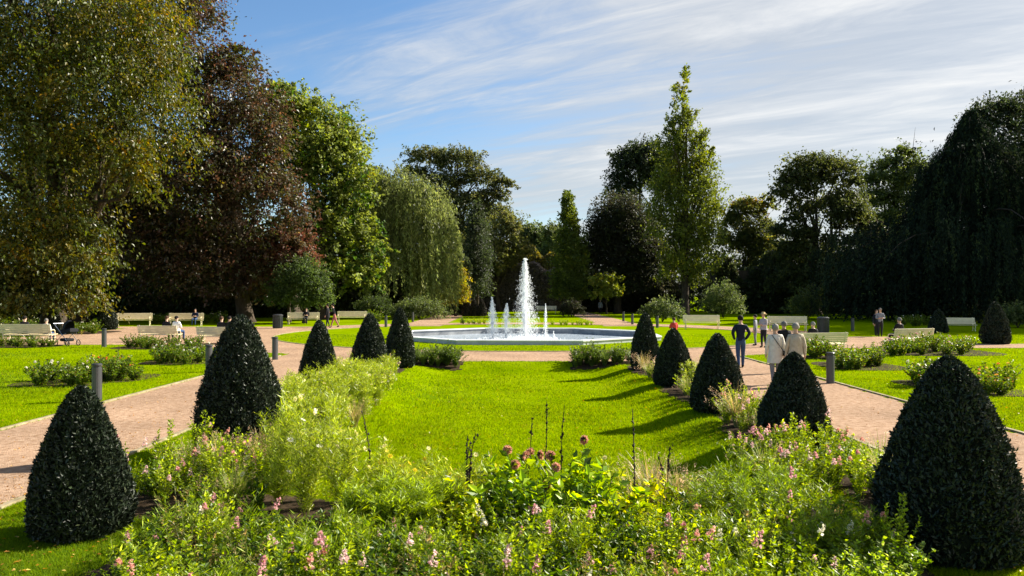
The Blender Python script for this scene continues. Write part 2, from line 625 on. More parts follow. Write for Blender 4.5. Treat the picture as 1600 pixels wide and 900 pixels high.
def crown(lobes, N, leaf, pal, g, droop=.25, spray=.9, aspect=.62, bare=.0, patch=0.35, rag=1.0, sprig=13, pal2=None, boughs=0, core=.3):
    """foliage: sprays of leaves scattered through the lobes' outer volume.
    lobes: list of (centre, radii).  Returns verts, quads, colours."""
    if boughs:
        # leaves gather on boughs round a sparser core, so that shade shows between them
        sub = []
        for c, r in lobes:
            c, r = np.array(c, float), np.array(r, float)
            d = rdir(boughs * 3, g)
            d = d[(d[:, 2] > -.5)][:boughs]
            for q in d:
                k = g.uniform(.30, .46)
                sub.append((c + q * r * g.uniform(.58, .80), r * k * np.array([1.1, 1.1, .72])))
        Vc, Fc, cc = crown(lobes, int(N * core), leaf, pal, g, droop, spray, aspect, bare, patch, rag, sprig)
        Vb, Fb, cb = crown(sub, int(N * (1 - core)), leaf, pal, g, droop, spray * 1.1, aspect, bare, patch, rag, max(5, sprig // 2), pal2)
        return np.concatenate([Vc, Vb]), np.concatenate([Fc, Fb + len(Vc)]), np.concatenate([cc, cb])
    vol = np.array([r[0] * r[2] + r[1] * r[2] + r[0] * r[1] for _, r in lobes])
    per = (N * vol / vol.sum()).astype(int)
    Cs, As, Ns, cols = [], [], [], []
    for (c, r), n in zip(lobes, per):
        c, r = np.array(c, float), np.array(r, float)
        k = max(6, n // sprig)
        d = rdir(k, g)
        d[:, 2] = np.where(d[:, 2] < -.55, -d[:, 2] * .6, d[:, 2])
        d = unit(d)
        rad = g.uniform(.30, 1, k) ** .55
        lump = 1 + .16 * rag * (np.sin(d[:, 0] * 5.1 + c[0]) * np.sin(d[:, 2] * 6.3 + c[2]) + np.sin(d[:, 1] * 7.7 + d[:, 0] * 3.1)) + .09 * rag * g.normal(size=k)
        p = c + d * r * (rad * lump)[:, None]
        out = unit(d * np.array([1, 1, .8]) + np.array([0, 0, -droop]) + .45 * g.normal(size=(k, 3)))
        sl = spray * np.mean(r) * .34 * g.uniform(.5, 1.4, k)
        cc = pick(pal, k, g, .22)
        if pal2 is not None:
            pf = np.sin(p[:, 0] * patch + 1.3) * np.sin(p[:, 2] * patch * 1.3 + .4) + .5 * g.normal(size=k)
            c2 = pick(pal2, k, g, .2)
            cc = np.where((pf > .75)[:, None], c2, cc)
        cnt = g.poisson(sprig, k).clip(3)
        idx = np.repeat(np.arange(k), cnt)
        m_ = len(idx)
        t = g.uniform(-.25, 1, m_)
        wob = g.normal(0, .30, (m_, 3)) * (sl[idx] * (1.05 - .5 * np.abs(t)))[:, None]
        q = p[idx] + out[idx] * (t * sl[idx])[:, None] + wob
        q[:, 2] -= droop * .6 * (np.clip(t, 0, 1) ** 2) * sl[idx]
        ax = unit(out[idx] + .8 * g.normal(size=(m_, 3)) + np.array([0, 0, -droop]))
        nn = unit(g.normal(size=(m_, 3)) * .75 + np.array([0, 0, 1.0]) + .5 * d[idx])
        Cs.append(q); As.append(ax); Ns.append(nn)
        cols.append(cc[idx] * (1 + .16 * g.normal(size=(m_, 1))).clip(.5, 1.6))
    C, A, Nn, c = map(np.concatenate, (Cs, As, Ns, cols))
    L = leaf * g.uniform(.65, 1.35, len(C))
    V, F = leaves(C, A, Nn, L, L * aspect)
    return V, F, np.repeat(c, 4, 0)


def lob(Y, items):
    """items (px,py,rx,ry[,dy,ratio]) in photograph pixels at distance Y -> world lobes"""
    out = []
    for it in items:
        px, py, rx, ry = it[:4]
        dy = it[4] if len(it) > 4 else 0
        c = P(px, py, Y + dy)
        s = (Y + dy) / FPX
        out.append((c, (rx * s, (rx * .5 + ry * .4) * s, ry * s)))
    return out


def tree(name, label, Y, trunk_px, lobes, N, leaf, pal, mat=None, group=None, r0=.35, seed=1, limbs=True, base_y=None, **kw):
    g = np.random.default_rng(seed)
    L = lob(Y, lobes)
    V, F, c = crown(L, N, leaf, pal, g, **kw)
    bx = (trunk_px - 800) / FPX * Y
    by = base_y or Y
    root = tag(link(bpy.data.objects.new(name, None)), label, 'tree', group)
    root.location = (bx, by, 0)
    off = np.array([bx, by, 0])
    put('crown', mesh('crown', V - off, F, mat or M_LEAF, tint=c), root)
    tb = trunk_mesh((0, 0, 0), [np.array(c_) - off for c_, _ in L], r0, g)
    tb.obj('trunk', M_BARK, root, smooth=True)
    return root


def strands(starts, lens, outd, leaf, per_m, pal, g, asp=.22, swing=.12, end_z=None):
    """hanging twigs with leaves down their length"""
    n = len(starts)
    cnt = np.maximum(2, (lens * per_m).astype(int))
    idx = np.repeat(np.arange(n), cnt)
    m_ = len(idx)
    t = g.uniform(0, 1, m_)
    q = starts[idx] + np.array([0, 0, -1.0]) * (t * lens[idx])[:, None]
    q[:, :2] += outd[idx][:, :2] * (np.sqrt(t) * swing * lens[idx])[:, None]
    ph = g.uniform(0, 6.28, n)
    q[:, 0] += .08 * np.sin(t * 5 + ph[idx])
    q += g.normal(0, .05 + leaf * .18, (m_, 3))
    ax = unit(np.array([0, 0, -1.0]) + .45 * g.normal(size=(m_, 3)) + .35 * outd[idx])
    nn = unit(g.normal(size=(m_, 3)) + .7 * outd[idx] + np.array([0, 0, .4]))
    cc = pick(pal, n, g, .25)[idx] * (1 + .15 * g.normal(size=(m_, 1))).clip(.5, 1.6)
    L = leaf * g.uniform(.6, 1.4, m_)
    V, F = leaves(q, ax, nn, L, L * asp)
    return V, F, np.repeat(cc, 4, 0)


def merge(parts):
    V, F, C, n = [], [], [], 0
    for v, f, c in parts:
        V.append(v); F.append(f + n); C.append(c); n += len(v)
    return np.concatenate(V), np.concatenate(F), np.concatenate(C)


BROWNGOLD = [(.075, .072, .018, 4), (.055, .068, .016, 5), (.095, .08, .02, 2), (.035, .045, .014, 3)]
GOLD = [(.22, .13, .02, 1), (.15, .12, .02, 3), (.15, .14, .02, 3)]
COPPER = [(.055, .034, .024, 3), (.042, .036, .020, 4), (.075, .048, .03, 2), (.05, .052, .02, 3)]
GREEN = [(.095, .118, .028, 4), (.125, .15, .032, 3), (.035, .07, .012, 2), (.12, .15, .02, 1)]
YGREEN = [(.13, .15, .022, 3), (.10, .125, .018, 3), (.17, .16, .022, 1)]
WILLOW = [(.155, .18, .06, 3), (.115, .14, .045, 3), (.20, .21, .07, 1)]
OAK = [(.055, .065, .02, 3), (.085, .085, .026, 2), (.04, .05, .018, 2)]
DARK = [(.022, .032, .012, 4), (.032, .044, .014, 2), (.02, .024, .012, 2)]
PURPLE = [(.020, .021, .011, 4), (.030, .028, .015, 2), (.026, .033, .012, 3)]
BLUEDARK = [(.012, .020, .012, 4), (.022, .034, .016, 2), (.045, .06, .022, .6)]

# big brown-gold beech whose branches sweep down at the near side
tree('beech_tree', 'huge golden brown beech whose leafy boughs sweep down to the rose bushes', 46, 20,
     [(60, 60, 190, 130), (200, 60, 95, 110), (235, 190, 85, 110), (130, 200, 130, 120), (10, 250, 150, 150), (205, 285, 50, 62),
      (60, 380, 108, 95), (-40, 420, 150, 95), (128, 395, 52, 70), (30, 455, 120, 48), (120, 450, 46, 42), (75, 478, 90, 22), (-20, 482, 90, 24), (-120, 150, 200, 220), (95, 440, 55, 40), (20, 460, 60, 38), (60, -90, 200, 120), (-60, -120, 200, 150)],
     165000, .22, BROWNGOLD, M_GLOSS, r0=.8, seed=11, droop=.7, spray=.9, sprig=16, boughs=11, core=.42, pal2=GOLD, patch=.55, base_y=50)
# copper beech behind it
tree('copper_beech', 'tall copper beech with dark purple brown leaves behind the bench sitter', 66, 384,
     [(250, -40, 90, 110), (300, 40, 46, 70), (200, 120, 150, 150), (340, 150, 75, 78), (400, 190, 55, 70), (375, 250, 80, 95), (300, 290, 115, 110),
      (410, 330, 75, 70), (330, 400, 90, 62), (435, 400, 50, 45), (270, 395, 95, 70), (320, 445, 105, 40), (425, 440, 60, 38), (240, 400, 90, 70), (370, 100, 36, 34), (130, 320, 120, 140)],
     130000, .28, COPPER, M_GLOSS, r0=.7, seed=12, droop=.3, spray=.8, boughs=11, core=.48, base_y=66, pal2=BROWNGOLD, patch=.35)
tree('background_tree', 'dark tree at the park edge shading the lawn beyond the standing couple', 64, 1790, [(1775, 260, 130, 130), (1830, 180, 130, 120), (1760, 380, 110, 70)], 30000, .4, DARK, M_SHADE, r0=.6, seed=34, sprig=8, spray=1.2)
tree('lime_tree', 'broad bright green tree standing next to the weeping willow', 74, 500,
     [(430, 190, 60, 62), (490, 215, 75, 70), (520, 270, 66, 85), (460, 290, 85, 80), (540, 340, 45, 55), (500, 370, 85, 62), (555, 400, 52, 45), (520, 430, 75, 42), (570, 440, 36, 28), (540, 245, 30, 48), (545, 300, 28, 50), (440, 160, 36, 34)],
     66000, .34, GREEN, None, r0=.5, seed=13, droop=.25, pal2=YGREEN, patch=.3, sprig=20, spray=.65, rag=.9, boughs=10, core=.4)
tree('maple_tree', 'small reddish brown tree drooping over the dark litter bin', 66, 452, [(450, 395, 42, 36), (430, 430, 40, 30), (470, 420, 26, 30)], 9000, .28,
     [(.11, .05, .03, 3), (.08, .06, .025, 2)], None, r0=.16, seed=14)
tree('round_bush_tree', 'low rounded green tree behind the bench with a reclining sitter', 64, 476, [(474, 445, 38, 38), (452, 462, 34, 28), (496, 466, 26, 26)], 16000, .2,
     [(.04, .062, .018, 3), (.06, .085, .02, 1)], None, r0=.18, seed=15, droop=.05)


def willow():
    g = np.random.default_rng(16)
    Y = 80
    parts = []
    heads = lob(Y, [(585, 300, 42, 36), (612, 300, 55, 44), (650, 330, 58, 55), (690, 370, 28, 48), (590, 350, 45, 55), (640, 385, 72, 50), (675, 425, 38, 38)])
    for c, r in heads:
        c, r = np.array(c), np.array(r)
        k = int(300 * r[0] / 4)
        d = rdir(k, g); d[:, 2] = np.abs(d[:, 2]) * .9 - .1
        d = unit(d)
        s = c + d * r * g.uniform(.75, 1.02, (k, 1))
        ln = np.minimum(g.uniform(1.6, 6.2, k), np.maximum(s[:, 2] - g.uniform(.3, 2.2, k), .5))
        parts.append(strands(s, ln, unit(d * (1, 1, 0) + 1e-6), .34, 10, WILLOW, g, .26, .12))
    parts.append(crown(heads, 14000, .3, [(.05, .06, .02, 1)], g, droop=.8))
    V, F, c = merge(parts)
    off = np.array([(640 - 800) / FPX * Y, Y, 0])
    root = tag(link(bpy.data.objects.new('weeping_willow', None)), 'weeping willow with long pale green hanging twigs', 'tree')
    root.location = off
    put('crown', mesh('crown', V - off, F, M_LEAF, tint=c), root)
    trunk_mesh((0, 0, 0), [np.array(h[0]) - off for h in heads], .5, g).obj('trunk', M_BARK, root, smooth=True)


willow()
tree('small_tree', 'small yellow green tree at the edge of the willow', 84, 712, [(712, 440, 18, 28), (705, 465, 20, 18), (720, 462, 14, 20)], 7000, .22,
     [(.19, .16, .02, 3), (.14, .15, .02, 2)], None, r0=.14, seed=17)
tree('oak_tree', 'tall spreading oak with layered boughs and sky showing through', 122, 700,
     [(668, 246, 32, 15), (715, 252, 38, 18), (650, 272, 24, 13), (690, 290, 36, 22), (745, 280, 34, 18), (785, 288, 20, 11), (720, 325, 48, 26), (765, 308, 30, 14), (680, 335, 30, 26), (775, 340, 30, 22), (700, 370, 45, 35)],
     44000, .36, OAK, None, r0=.75, seed=18, droop=.05, spray=.85, rag=1.3)
tree('mixed_tree', 'rounded olive green tree behind the fountain jets', 108, 780, [(785, 370, 38, 40), (765, 410, 42, 38), (808, 395, 24, 30), (725, 410, 36, 42), (700, 430, 22, 40)],
     30000, .32, [(.085, .09, .025, 3), (.06, .07, .02, 2), (.12, .11, .03, 1)], None, r0=.4, seed=19, boughs=9)
tree('conifer', 'narrow dark conifer rising beside the olive green tree', 100, 746, [(746, 400, 17, 66), (746, 345, 9, 32), (745, 440, 19, 45)], 16000, .26, DARK, None, r0=.25, seed=20, droop=.1)
tree('far_tree', 'distant pale green tree low in the gap of the treeline', 165, 832, [(832, 375, 20, 26), (815, 385, 20, 28), (845, 392, 16, 26)], 12000, .5, [(.05, .07, .022, 3), (.08, .10, .03, 1)], None, r0=.4, seed=21)
tree('far_tree', 'distant tree between the gap and the narrow pointed tree', 158, 868, [(866, 370, 18, 20), (872, 395, 26, 34), (850, 410, 22, 22)], 13000, .5, [(.065, .08, .025, 3), (.09, .11, .03, 1)], None, r0=.4, seed=22)
tree('pointed_tree', 'slender pointed hornbeam with sunlit yellow green flank behind the fountain', 96, 890,
     [(887, 322, 9, 24), (889, 355, 15, 30), (891, 390, 21, 32), (890, 425, 27, 34), (892, 455, 28, 24), (905, 405, 15, 22)], 26000, .27, [(.055, .075, .014, 4), (.085, .11, .018, 2)], None,
     r0=.22, seed=23, droop=-.2, pal2=YGREEN, patch=.9)
tree('beech_tree', 'dense dark round beech in the shade of the taller trees', 98, 965, [(965, 350, 40, 46), (945, 385, 36, 46), (990, 380, 50, 60), (955, 425, 44, 50), (1010, 430, 44, 55)],
     52000, .3, PURPLE, None, r0=.5, seed=24, droop=.1)
tree('broad_tree', 'dark broad crowned tree behind the tall columnar tree', 118, 1000, [(985, 265, 34, 34), (1010, 245, 38, 24), (1030, 275, 30, 38), (975, 300, 26, 28)], 19000, .38, DARK, None, r0=.5, seed=25, rag=1.2)
tree('columnar_tree', 'very tall columnar hornbeam with thin top and upright boughs', 90, 1070,
     [(1071, 128, 5, 24), (1062, 160, 10, 26), (1072, 190, 15, 26), (1050, 205, 9, 26), (1068, 225, 24, 30), (1097, 225, 11, 24), (1045, 250, 20, 34), (1080, 265, 30, 34), (1108, 250, 9, 20), (1040, 300, 20, 40), (1095, 300, 26, 42), (1068, 320, 40, 40),
      (1110, 350, 20, 46), (1035, 360, 22, 44), (1075, 375, 34, 44), (1100, 400, 26, 40), (1055, 425, 28, 34), (1095, 435, 20, 26)],
     40000, .27, [(.075, .095, .016, 4), (.10, .12, .018, 2), (.05, .065, .014, 2)], None, r0=.5, seed=26, droop=-.5, rag=1.6, pal2=YGREEN, patch=.5, sprig=22, spray=1.2)
tree('background_tree', 'shaded dark tree filling the gap between the brown gold beech and copper beech', 80, 250, [(250, 300, 120, 90), (180, 380, 110, 90), (310, 390, 120, 80), (130, 300, 100, 100)], 40000, .36, OAK, M_GLOSS, r0=.5, seed=33, sprig=8, spray=1.2)
tree('small_tree', 'small pale yellow green tree under the dark round beech', 92, 948, [(945, 440, 22, 12), (955, 455, 20, 12), (938, 462, 16, 10)], 4500, .24, YGREEN, None, r0=.12, seed=27)
tree('autumn_tree', 'yellowing tree between the columnar tree and the dark oak', 104, 1165, [(1165, 335, 30, 30), (1180, 370, 34, 36), (1150, 375, 28, 40), (1190, 410, 34, 36), (1160, 430, 34, 30), (1200, 320, 14, 16)],
     30000, .32, [(.07, .08, .018, 4), (.10, .10, .02, 2), (.05, .062, .016, 3)], None, r0=.35, seed=28, boughs=9, pal2=[(.15, .10, .02, 1), (.13, .13, .02, 2)], patch=.4)
tree('dark_oak', 'large dark oak with broken outline in front of the pale sky', 92, 1275, [(1270, 275, 48, 36), (1310, 275, 36, 34), (1240, 300, 32, 36), (1290, 330, 60, 46), (1235, 370, 36, 40), (1270, 400, 56, 40), (1330, 340, 30, 44), (1240, 440, 40, 36), (1300, 440, 44, 36)],
     52000, .31, [(.035, .045, .013, 4), (.055, .062, .016, 2)], None, r0=.6, seed=29, rag=1.1, boughs=9, pal2=OAK, patch=.4)
tree('ash_tree', 'feathery topped green tree beside the huge weeping tree', 104, 1390, [(1410, 250, 26, 24), (1380, 280, 40, 34), (1430, 285, 32, 36), (1375, 330, 46, 42), (1400, 370, 50, 40)],
     32000, .32, [(.045, .062, .016, 3), (.075, .095, .022, 2)], None, r0=.45, seed=30, rag=1.3, boughs=9)
tree('background_tree', 'dark leafy tree top rising behind the weeping tree', 84, 1575, [(1560, 190, 46, 40), (1610, 190, 60, 50), (1530, 225, 36, 40), (1600, 270, 80, 70), (1660, 240, 80, 90), (1620, 380, 80, 90)],
     46000, .3, DARK, None, r0=.6, seed=31, rag=1.1, boughs=9)


def weeping_beech():
    g = np.random.default_rng(32)
    Y = 72
    top = P(1518, 172, Y)
    ax = np.array([top[0], Y])
    zt = top[2]
    n = 4200
    # tent-like hull: radius grows as one goes down, with a low wide skirt
    z = zt * g.uniform(.10, 1.0, n) ** .8
    f = 1 - z / zt

    def hull(f):
        return np.interp(f, [0, .14, .27, .47, .52, .56, .74, .95, 1], [.3, 1.9, 4.4, 5.9, 7.0, 11.2, 13.0, 14.2, 14.3])
    th = g.uniform(0, 2 * np.pi, n)
    th = np.round(th * 9) / 9 + g.normal(0, .05, n)     # hanging curtains gather under the boughs
    rr = hull(f) * g.uniform(.35, 1.0, n) ** .5 * (1 + .16 * np.sin(th * 5 + z * .8) + .10 * np.sin(th * 11 - z * 1.7))
    s = np.stack([ax[0] + np.cos(th) * rr, ax[1] + np.sin(th) * rr, z], 1)
    ln = np.minimum(g.uniform(1.2, 4.6, n), z - .15)
    outd = np.stack([np.cos(th), np.sin(th), np.zeros(n)], 1)
    V1 = strands(s, ln.clip(.3), outd, .26, 15, BLUEDARK, g, .34, .16)
    V2 = crown([((ax[0], ax[1], zt * .45), (4.5, 4.5, zt * .42)), ((ax[0], ax[1], 3.6), (12, 10, 3.6))], 34000, .34, BLUEDARK, g, droop=.8)
    V, F, c = merge([V1, V2])
    off = np.array([ax[0], ax[1], 0])
    root = tag(link(bpy.data.objects.new('weeping_beech', None)), 'huge dark weeping tree like a tent with hanging curtains of leaves', 'tree')
    root.location = off
    put('crown', mesh('crown', V - off, F, M_SHADE, tint=c), root)
    b = MB()
    b.tube([(0, 0, -.1), (0, 0, zt * .5), (.3, 0, zt * .98)], [.8, .5, .08], 10)
    for k in range(34):
        a, z0 = g.uniform(0, 6.28), zt * g.uniform(.3, .93)
        r = hull(1 - z0 / zt)
        t = np.linspace(0, 1, 7)[:, None]
        d = np.array([math.cos(a), math.sin(a), 0])
        p = np.array([0, 0, z0]) + d * r * 1.08 * t + np.array([0, 0, 1]) * (1.5 * np.sin(t * 2.4) - 2.4 * t ** 3)
        b.tube(p, .14 * np.linspace(1, .15, 7), 5)
    b.obj('trunk', M_BARK, root, smooth=True)


weeping_beech()


# hedges and the dim wood beyond
def hedge(name, label, Y, x0, x1, ytop, pal, N, leaf, depth=2.5, seed=1, kind=None, cat='hedge', wave=.08):
    g = np.random.default_rng(seed)
    a, b = P(x0, ytop, Y), P(x1, ytop, Y)
    h = a[2]
    X = g.uniform(a[0], b[0], N)
    T = g.uniform(0, 1, N)
    hh = h * (1 + wave * np.sin(X * .8) + wave * .7 * np.sin(X * 2.1 + 1))
    face = g.uniform(size=N) < .62
    Z = np.where(face, T * hh, hh * (1 - .06 * g.uniform(size=N) ** 2))
    Yd = np.where(face, np.where(g.uniform(size=N) < .8, -depth / 2, depth / 2) + g.normal(0, .16, N), g.uniform(-depth / 2, depth / 2, N))
    C = np.stack([X, Y + Yd, Z], 1) + g.normal(0, .1, (N, 3))
    L = leaf * g.uniform(.6, 1.4, N)
    V, F = leaves(C, rdir(N, g), unit(g.normal(size=(N, 3)) + (0, -.4, .6)), L, L * .6)
    me = mesh(name, V, F, M_LEAF, tint=np.repeat(pick(pal, N, g), 4, 0))
    o = put(name, me)
    core = MB().box(((a[0] + b[0]) / 2, Y, h * .46), (b[0] - a[0] - .2, depth * .8, h * .92)).obj('inner_core', M_BARK, o)
    return tag(o, label, cat, None, kind)


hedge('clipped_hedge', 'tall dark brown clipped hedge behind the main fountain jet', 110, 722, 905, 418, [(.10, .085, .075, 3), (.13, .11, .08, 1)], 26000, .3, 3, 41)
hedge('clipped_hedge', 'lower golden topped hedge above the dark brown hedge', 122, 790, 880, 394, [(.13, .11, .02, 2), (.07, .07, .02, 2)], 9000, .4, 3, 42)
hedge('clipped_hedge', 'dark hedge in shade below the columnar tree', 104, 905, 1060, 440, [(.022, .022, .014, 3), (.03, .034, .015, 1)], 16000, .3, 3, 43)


def wood():
    g = np.random.default_rng(44)
    lobes = []
    for x in np.arange(-190, 200, 6.5):
        y = 152 + g.uniform(-12, 12) - abs(x) * .12
        if -3 < x < 10:
            y = 185
        h = g.uniform(10, 15) if abs(x) > 22 else g.uniform(9, 11)
        lobes.append(((x, y, h * .42), (g.uniform(5, 7), 4, h * .55)))
    for x in np.arange(-130, 140, 3.6):
        if -9 < x < 12:
            continue
        y = 112 + g.uniform(-5, 5) - abs(x) * .1
        lobes.append(((x, y, 1.6), (g.uniform(2.6, 3.8), 2.5, g.uniform(2.6, 4.4))))
    V, F, c = crown(lobes, 150000, .72, [(.016, .022, .010, 3), (.024, .031, .012, 2)], g, droop=.1, sprig=5, spray=1.4)
    V[:, 2] = np.maximum(V[:, 2], .0)
    tag(put('wood', mesh('wood', V, F, M_LEAF, tint=c)), 'dim wood beyond the park trees', 'wood', None, 'stuff')


wood()
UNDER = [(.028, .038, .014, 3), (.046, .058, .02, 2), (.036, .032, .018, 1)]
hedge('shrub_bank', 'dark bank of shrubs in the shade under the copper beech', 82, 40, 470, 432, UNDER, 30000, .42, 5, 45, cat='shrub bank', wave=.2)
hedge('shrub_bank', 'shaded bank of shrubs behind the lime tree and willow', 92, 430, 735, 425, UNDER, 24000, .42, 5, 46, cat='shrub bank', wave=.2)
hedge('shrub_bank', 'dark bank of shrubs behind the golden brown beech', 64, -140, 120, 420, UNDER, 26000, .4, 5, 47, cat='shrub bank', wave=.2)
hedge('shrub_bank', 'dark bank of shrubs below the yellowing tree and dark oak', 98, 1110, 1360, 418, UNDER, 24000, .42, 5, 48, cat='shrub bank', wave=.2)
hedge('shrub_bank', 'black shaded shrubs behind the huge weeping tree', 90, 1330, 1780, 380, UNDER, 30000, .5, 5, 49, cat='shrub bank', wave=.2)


def bush(name, label, px, py, w, h, pal, N, leaf, seed, group=None, mat=None, cat='bush'):
    """a loose rounded shrub standing at the ground point (px,py), w x h in photograph pixels"""
    g = np.random.default_rng(seed)
    x, y = G(px, py)
    s = y / FPX
    W_, H_ = w * s, h * s
    lobes = [((0, 0, H_ * .55), (W_ * .36, W_ * .34, H_ * .48)), ((-W_ * .27, 0, H_ * .36), (W_ * .26, W_ * .26, H_ * .36)), ((W_ * .28, -.1, H_ * .33), (W_ * .25, W_ * .24, H_ * .34))]
    V, F, c = crown(lobes, N, leaf, pal, g, droop=.1, rag=1.3, spray=1.1)
    V[:, 2] = np.maximum(V[:, 2], .02)
    root = tag(link(bpy.data.objects.new(name, None)), label, cat, group)
    root.location = (x, y, H(x, y))
    put('foliage', mesh('foliage', V, F, mat or M_LEAF, tint=c), root)
    b = MB()
    for _ in range(7):
        a = g.uniform(0, 6.28)
        e = np.array([math.cos(a) * W_ * .33 * g.uniform(.3, 1), math.sin(a) * W_ * .3, H_ * g.uniform(.5, .85)])
        k = np.linspace(0, 1, 4)[:, None]
        b.tube(e * k * (1, 1, 1) + np.array([0, 0, 1]) * np.sin(k * 3.14) * .1, np.linspace(.03, .008, 4), 5)
    b.obj('stem', M_BARK, root)
    return root


PALE = [(.065, .085, .025, 3), (.045, .065, .02, 2), (.09, .105, .04, 1)]
bush('viburnum_bush', 'wide loose grey green shrub under the willow', 655, 499, 85, 32, PALE, 7000, .16, 51)
bush('viburnum_bush', 'loose pale shrub below the columnar tree beside the trunk', 1130, 497, 62, 54, PALE, 6000, .17, 52)
bush('viburnum_bush', 'dark shrub with a sunlit flank beside the green bench', 1262, 499, 60, 46, [(.04, .055, .016, 3), (.09, .10, .02, 1)], 5000, .16, 53)
bush('viburnum_bush', 'round dark brown shrub behind the far bench', 893, 496, 38, 26, PURPLE, 4000, .16, 54)
bush('viburnum_bush', 'loose green shrub next to the columnar trunk behind the yew', 1035, 503, 64, 34, PALE, 5000, .16, 55)
bush('viburnum_bush', 'shaded green shrub at the foot of the weeping tree', 1500, 502, 70, 32, DARK, 4000, .16, 56)
bush('viburnum_bush', 'mid green shrub at the foot of the lime tree', 585, 494, 60, 30, [(.04, .06, .016, 1)], 5000, .16, 57)
bush('viburnum_bush', 'pale leafy shrub beyond the yew cone at the park edge', 1590, 512, 60, 34, PALE, 4500, .16, 58)

# ------------------------------------------------------------------ clipped yew cones
def yew_mesh(h, r, n, leaf, seed, pal=None):
    g = np.random.default_rng(seed)
    # profile of a rounded cone, widest a little above the ground
    zs = np.array([0, .06, .16, .3, .45, .6, .75, .87, .95, 1.0])
    rs = np.array([.72, .93, 1.0, .96, .85, .71, .53, .37, .22, .05])
    m = n * 2
    u = g.uniform(0, 1, m)
    rad = np.interp(u, zs, rs)
    ok = g.uniform(size=m) < rad + .08
    u, rad = u[ok][:n], rad[ok][:n]
    k = len(u)
    th = g.uniform(0, 2 * np.pi, k)
    lump = 1 + .035 * np.sin(th * 3 + u * 7 + seed) + .03 * np.sin(th * 7 - u * 13) + .02 * np.sin(th * 17 + u * 31) + g.normal(0, .022, k) + .07 * (g.uniform(size=k) > .975) - .05 * (np.sin(th * 4 + seed) * np.sin(u * 9 + seed * 2) > .82)
    d = np.stack([np.cos(th), np.sin(th)], 1)
    C = np.concatenate([d * (rad * r * lump)[:, None], (u * h)[:, None]], 1)
    nrm = unit(np.concatenate([d, np.full((k, 1), .35)], 1))
    A = unit(nrm * .7 + rdir(k, g) * .8 + np.array([0, 0, .45]))
    N = unit(nrm + rdir(k, g) * .8)
    L = leaf * g.uniform(.6, 1.4, k)
    V, F = leaves(C, A, N, L, L * .42, .1)
    c = np.repeat(pick(pal or [(.014, .023, .011, 4), (.021, .032, .014, 2), (.010, .014, .008, 2), (.04, .05, .02, .5)], k, g, .2), 4, 0)
    V[:, 2] = np.maximum(V[:, 2], .0)
    me = mesh('foliage', V, F, M_YEW, tint=c)
    b = MB().lathe([(a * r * .92, z * h * .98) for a, z in zip(rs, zs)], 20)
    core = b.mesh('inner_core', M_CORE_SHADE, smooth=True)
    return me, core


M_CORE_SHADE = surf('shade_dark_core', [(.006, .008, .005), (.012, .015, .009)], 12, .95, .05)  # near-black solid core; the shade between the needles is put into its colour


def yew(label, px, base_py, w, h, n, leaf, seed, group='clipped yew cones along the middle lawn', me=None, pal=None):
    x, y = G(px, base_py)
    s = y / FPX
    if me is None:
        me = yew_mesh(h * s * .985, w * s * .455, n, leaf, seed, pal)
    root = tag(link(bpy.data.objects.new('yew_cone', None)), label, 'clipped yew', group)
    root.location = (x, y, H(x, y) - .02)
    put('foliage', me[0], root)
    put('inner_core', me[1], root)
    MB().tube([(0, 0, -.05), (0, 0, .25)], [.06, .05], 8).obj('trunk', M_BARK, root)
    return root


yew('nearest yew cone beside the gravel path, grey green flank lit by the sun', 128, 832, 160, 236, 17000, .05, 61)
yew('tall broad yew cone rising in front of the left benches', 376, 706, 148, 220, 22000, .05, 62)
yew('slim yew cone standing between the path and the white cosmos flowers', 499, 611, 66, 114, 11000, .055, 63)
yew('yew cone behind the white cosmos with a grass clump at its foot', 578, 597, 68, 110, 10000, .058, 64)
yew('yew cone overlapping the end of the fountain basin beside low green bushes', 625, 574, 52, 95, 9000, .062, 65)
yew('biggest yew cone, nearly black, beside the bed of pink flowers', 1482, 864, 232, 316, 24000, .047, 66)
yew('broad blunt topped yew cone in front of the couple in pale coats', 1240, 692, 116, 146, 18000, .048, 67)
yew('pointed yew cone in front of the man in a dark jacket', 1121, 643, 90, 126, 13000, .05, 68)
yew('yew cone below the person in red', 1052, 602, 68, 92, 10000, .055, 69)
yew('narrow yew cone at the corner of the fountain and lawn', 1008, 577, 50, 91, 9000, .06, 70)
GF = 'clipped yew cones beyond the paths'
yew('small yew cone near the pram with beech leaves above', 84, 522, 24, 46, 4000, .11, 71, GF)
yew('rounded yew cone beside the first cream bench', 168, 515, 32, 46, 4500, .11, 72, GF)
yew('dark yew cone in shade next to the pale green bench', 1466, 520, 30, 38, 4500, .11, 73, GF)
yew('yew cone with a sunlit edge on the grass near the weeping tree', 1555, 537, 46, 68, 6500, .085, 74, GF)
BR = [(.035, .026, .018, 3), (.05, .04, .024, 1)]
for px, lab in ((729, 'first'), (741, 'second'), (753, 'third')):
    yew(lab + ' of three small brown cones counted from the willow beyond the fountain', px, 494, 17, 27, 1800, .14, 75, 'three small brown cones', pal=BR)

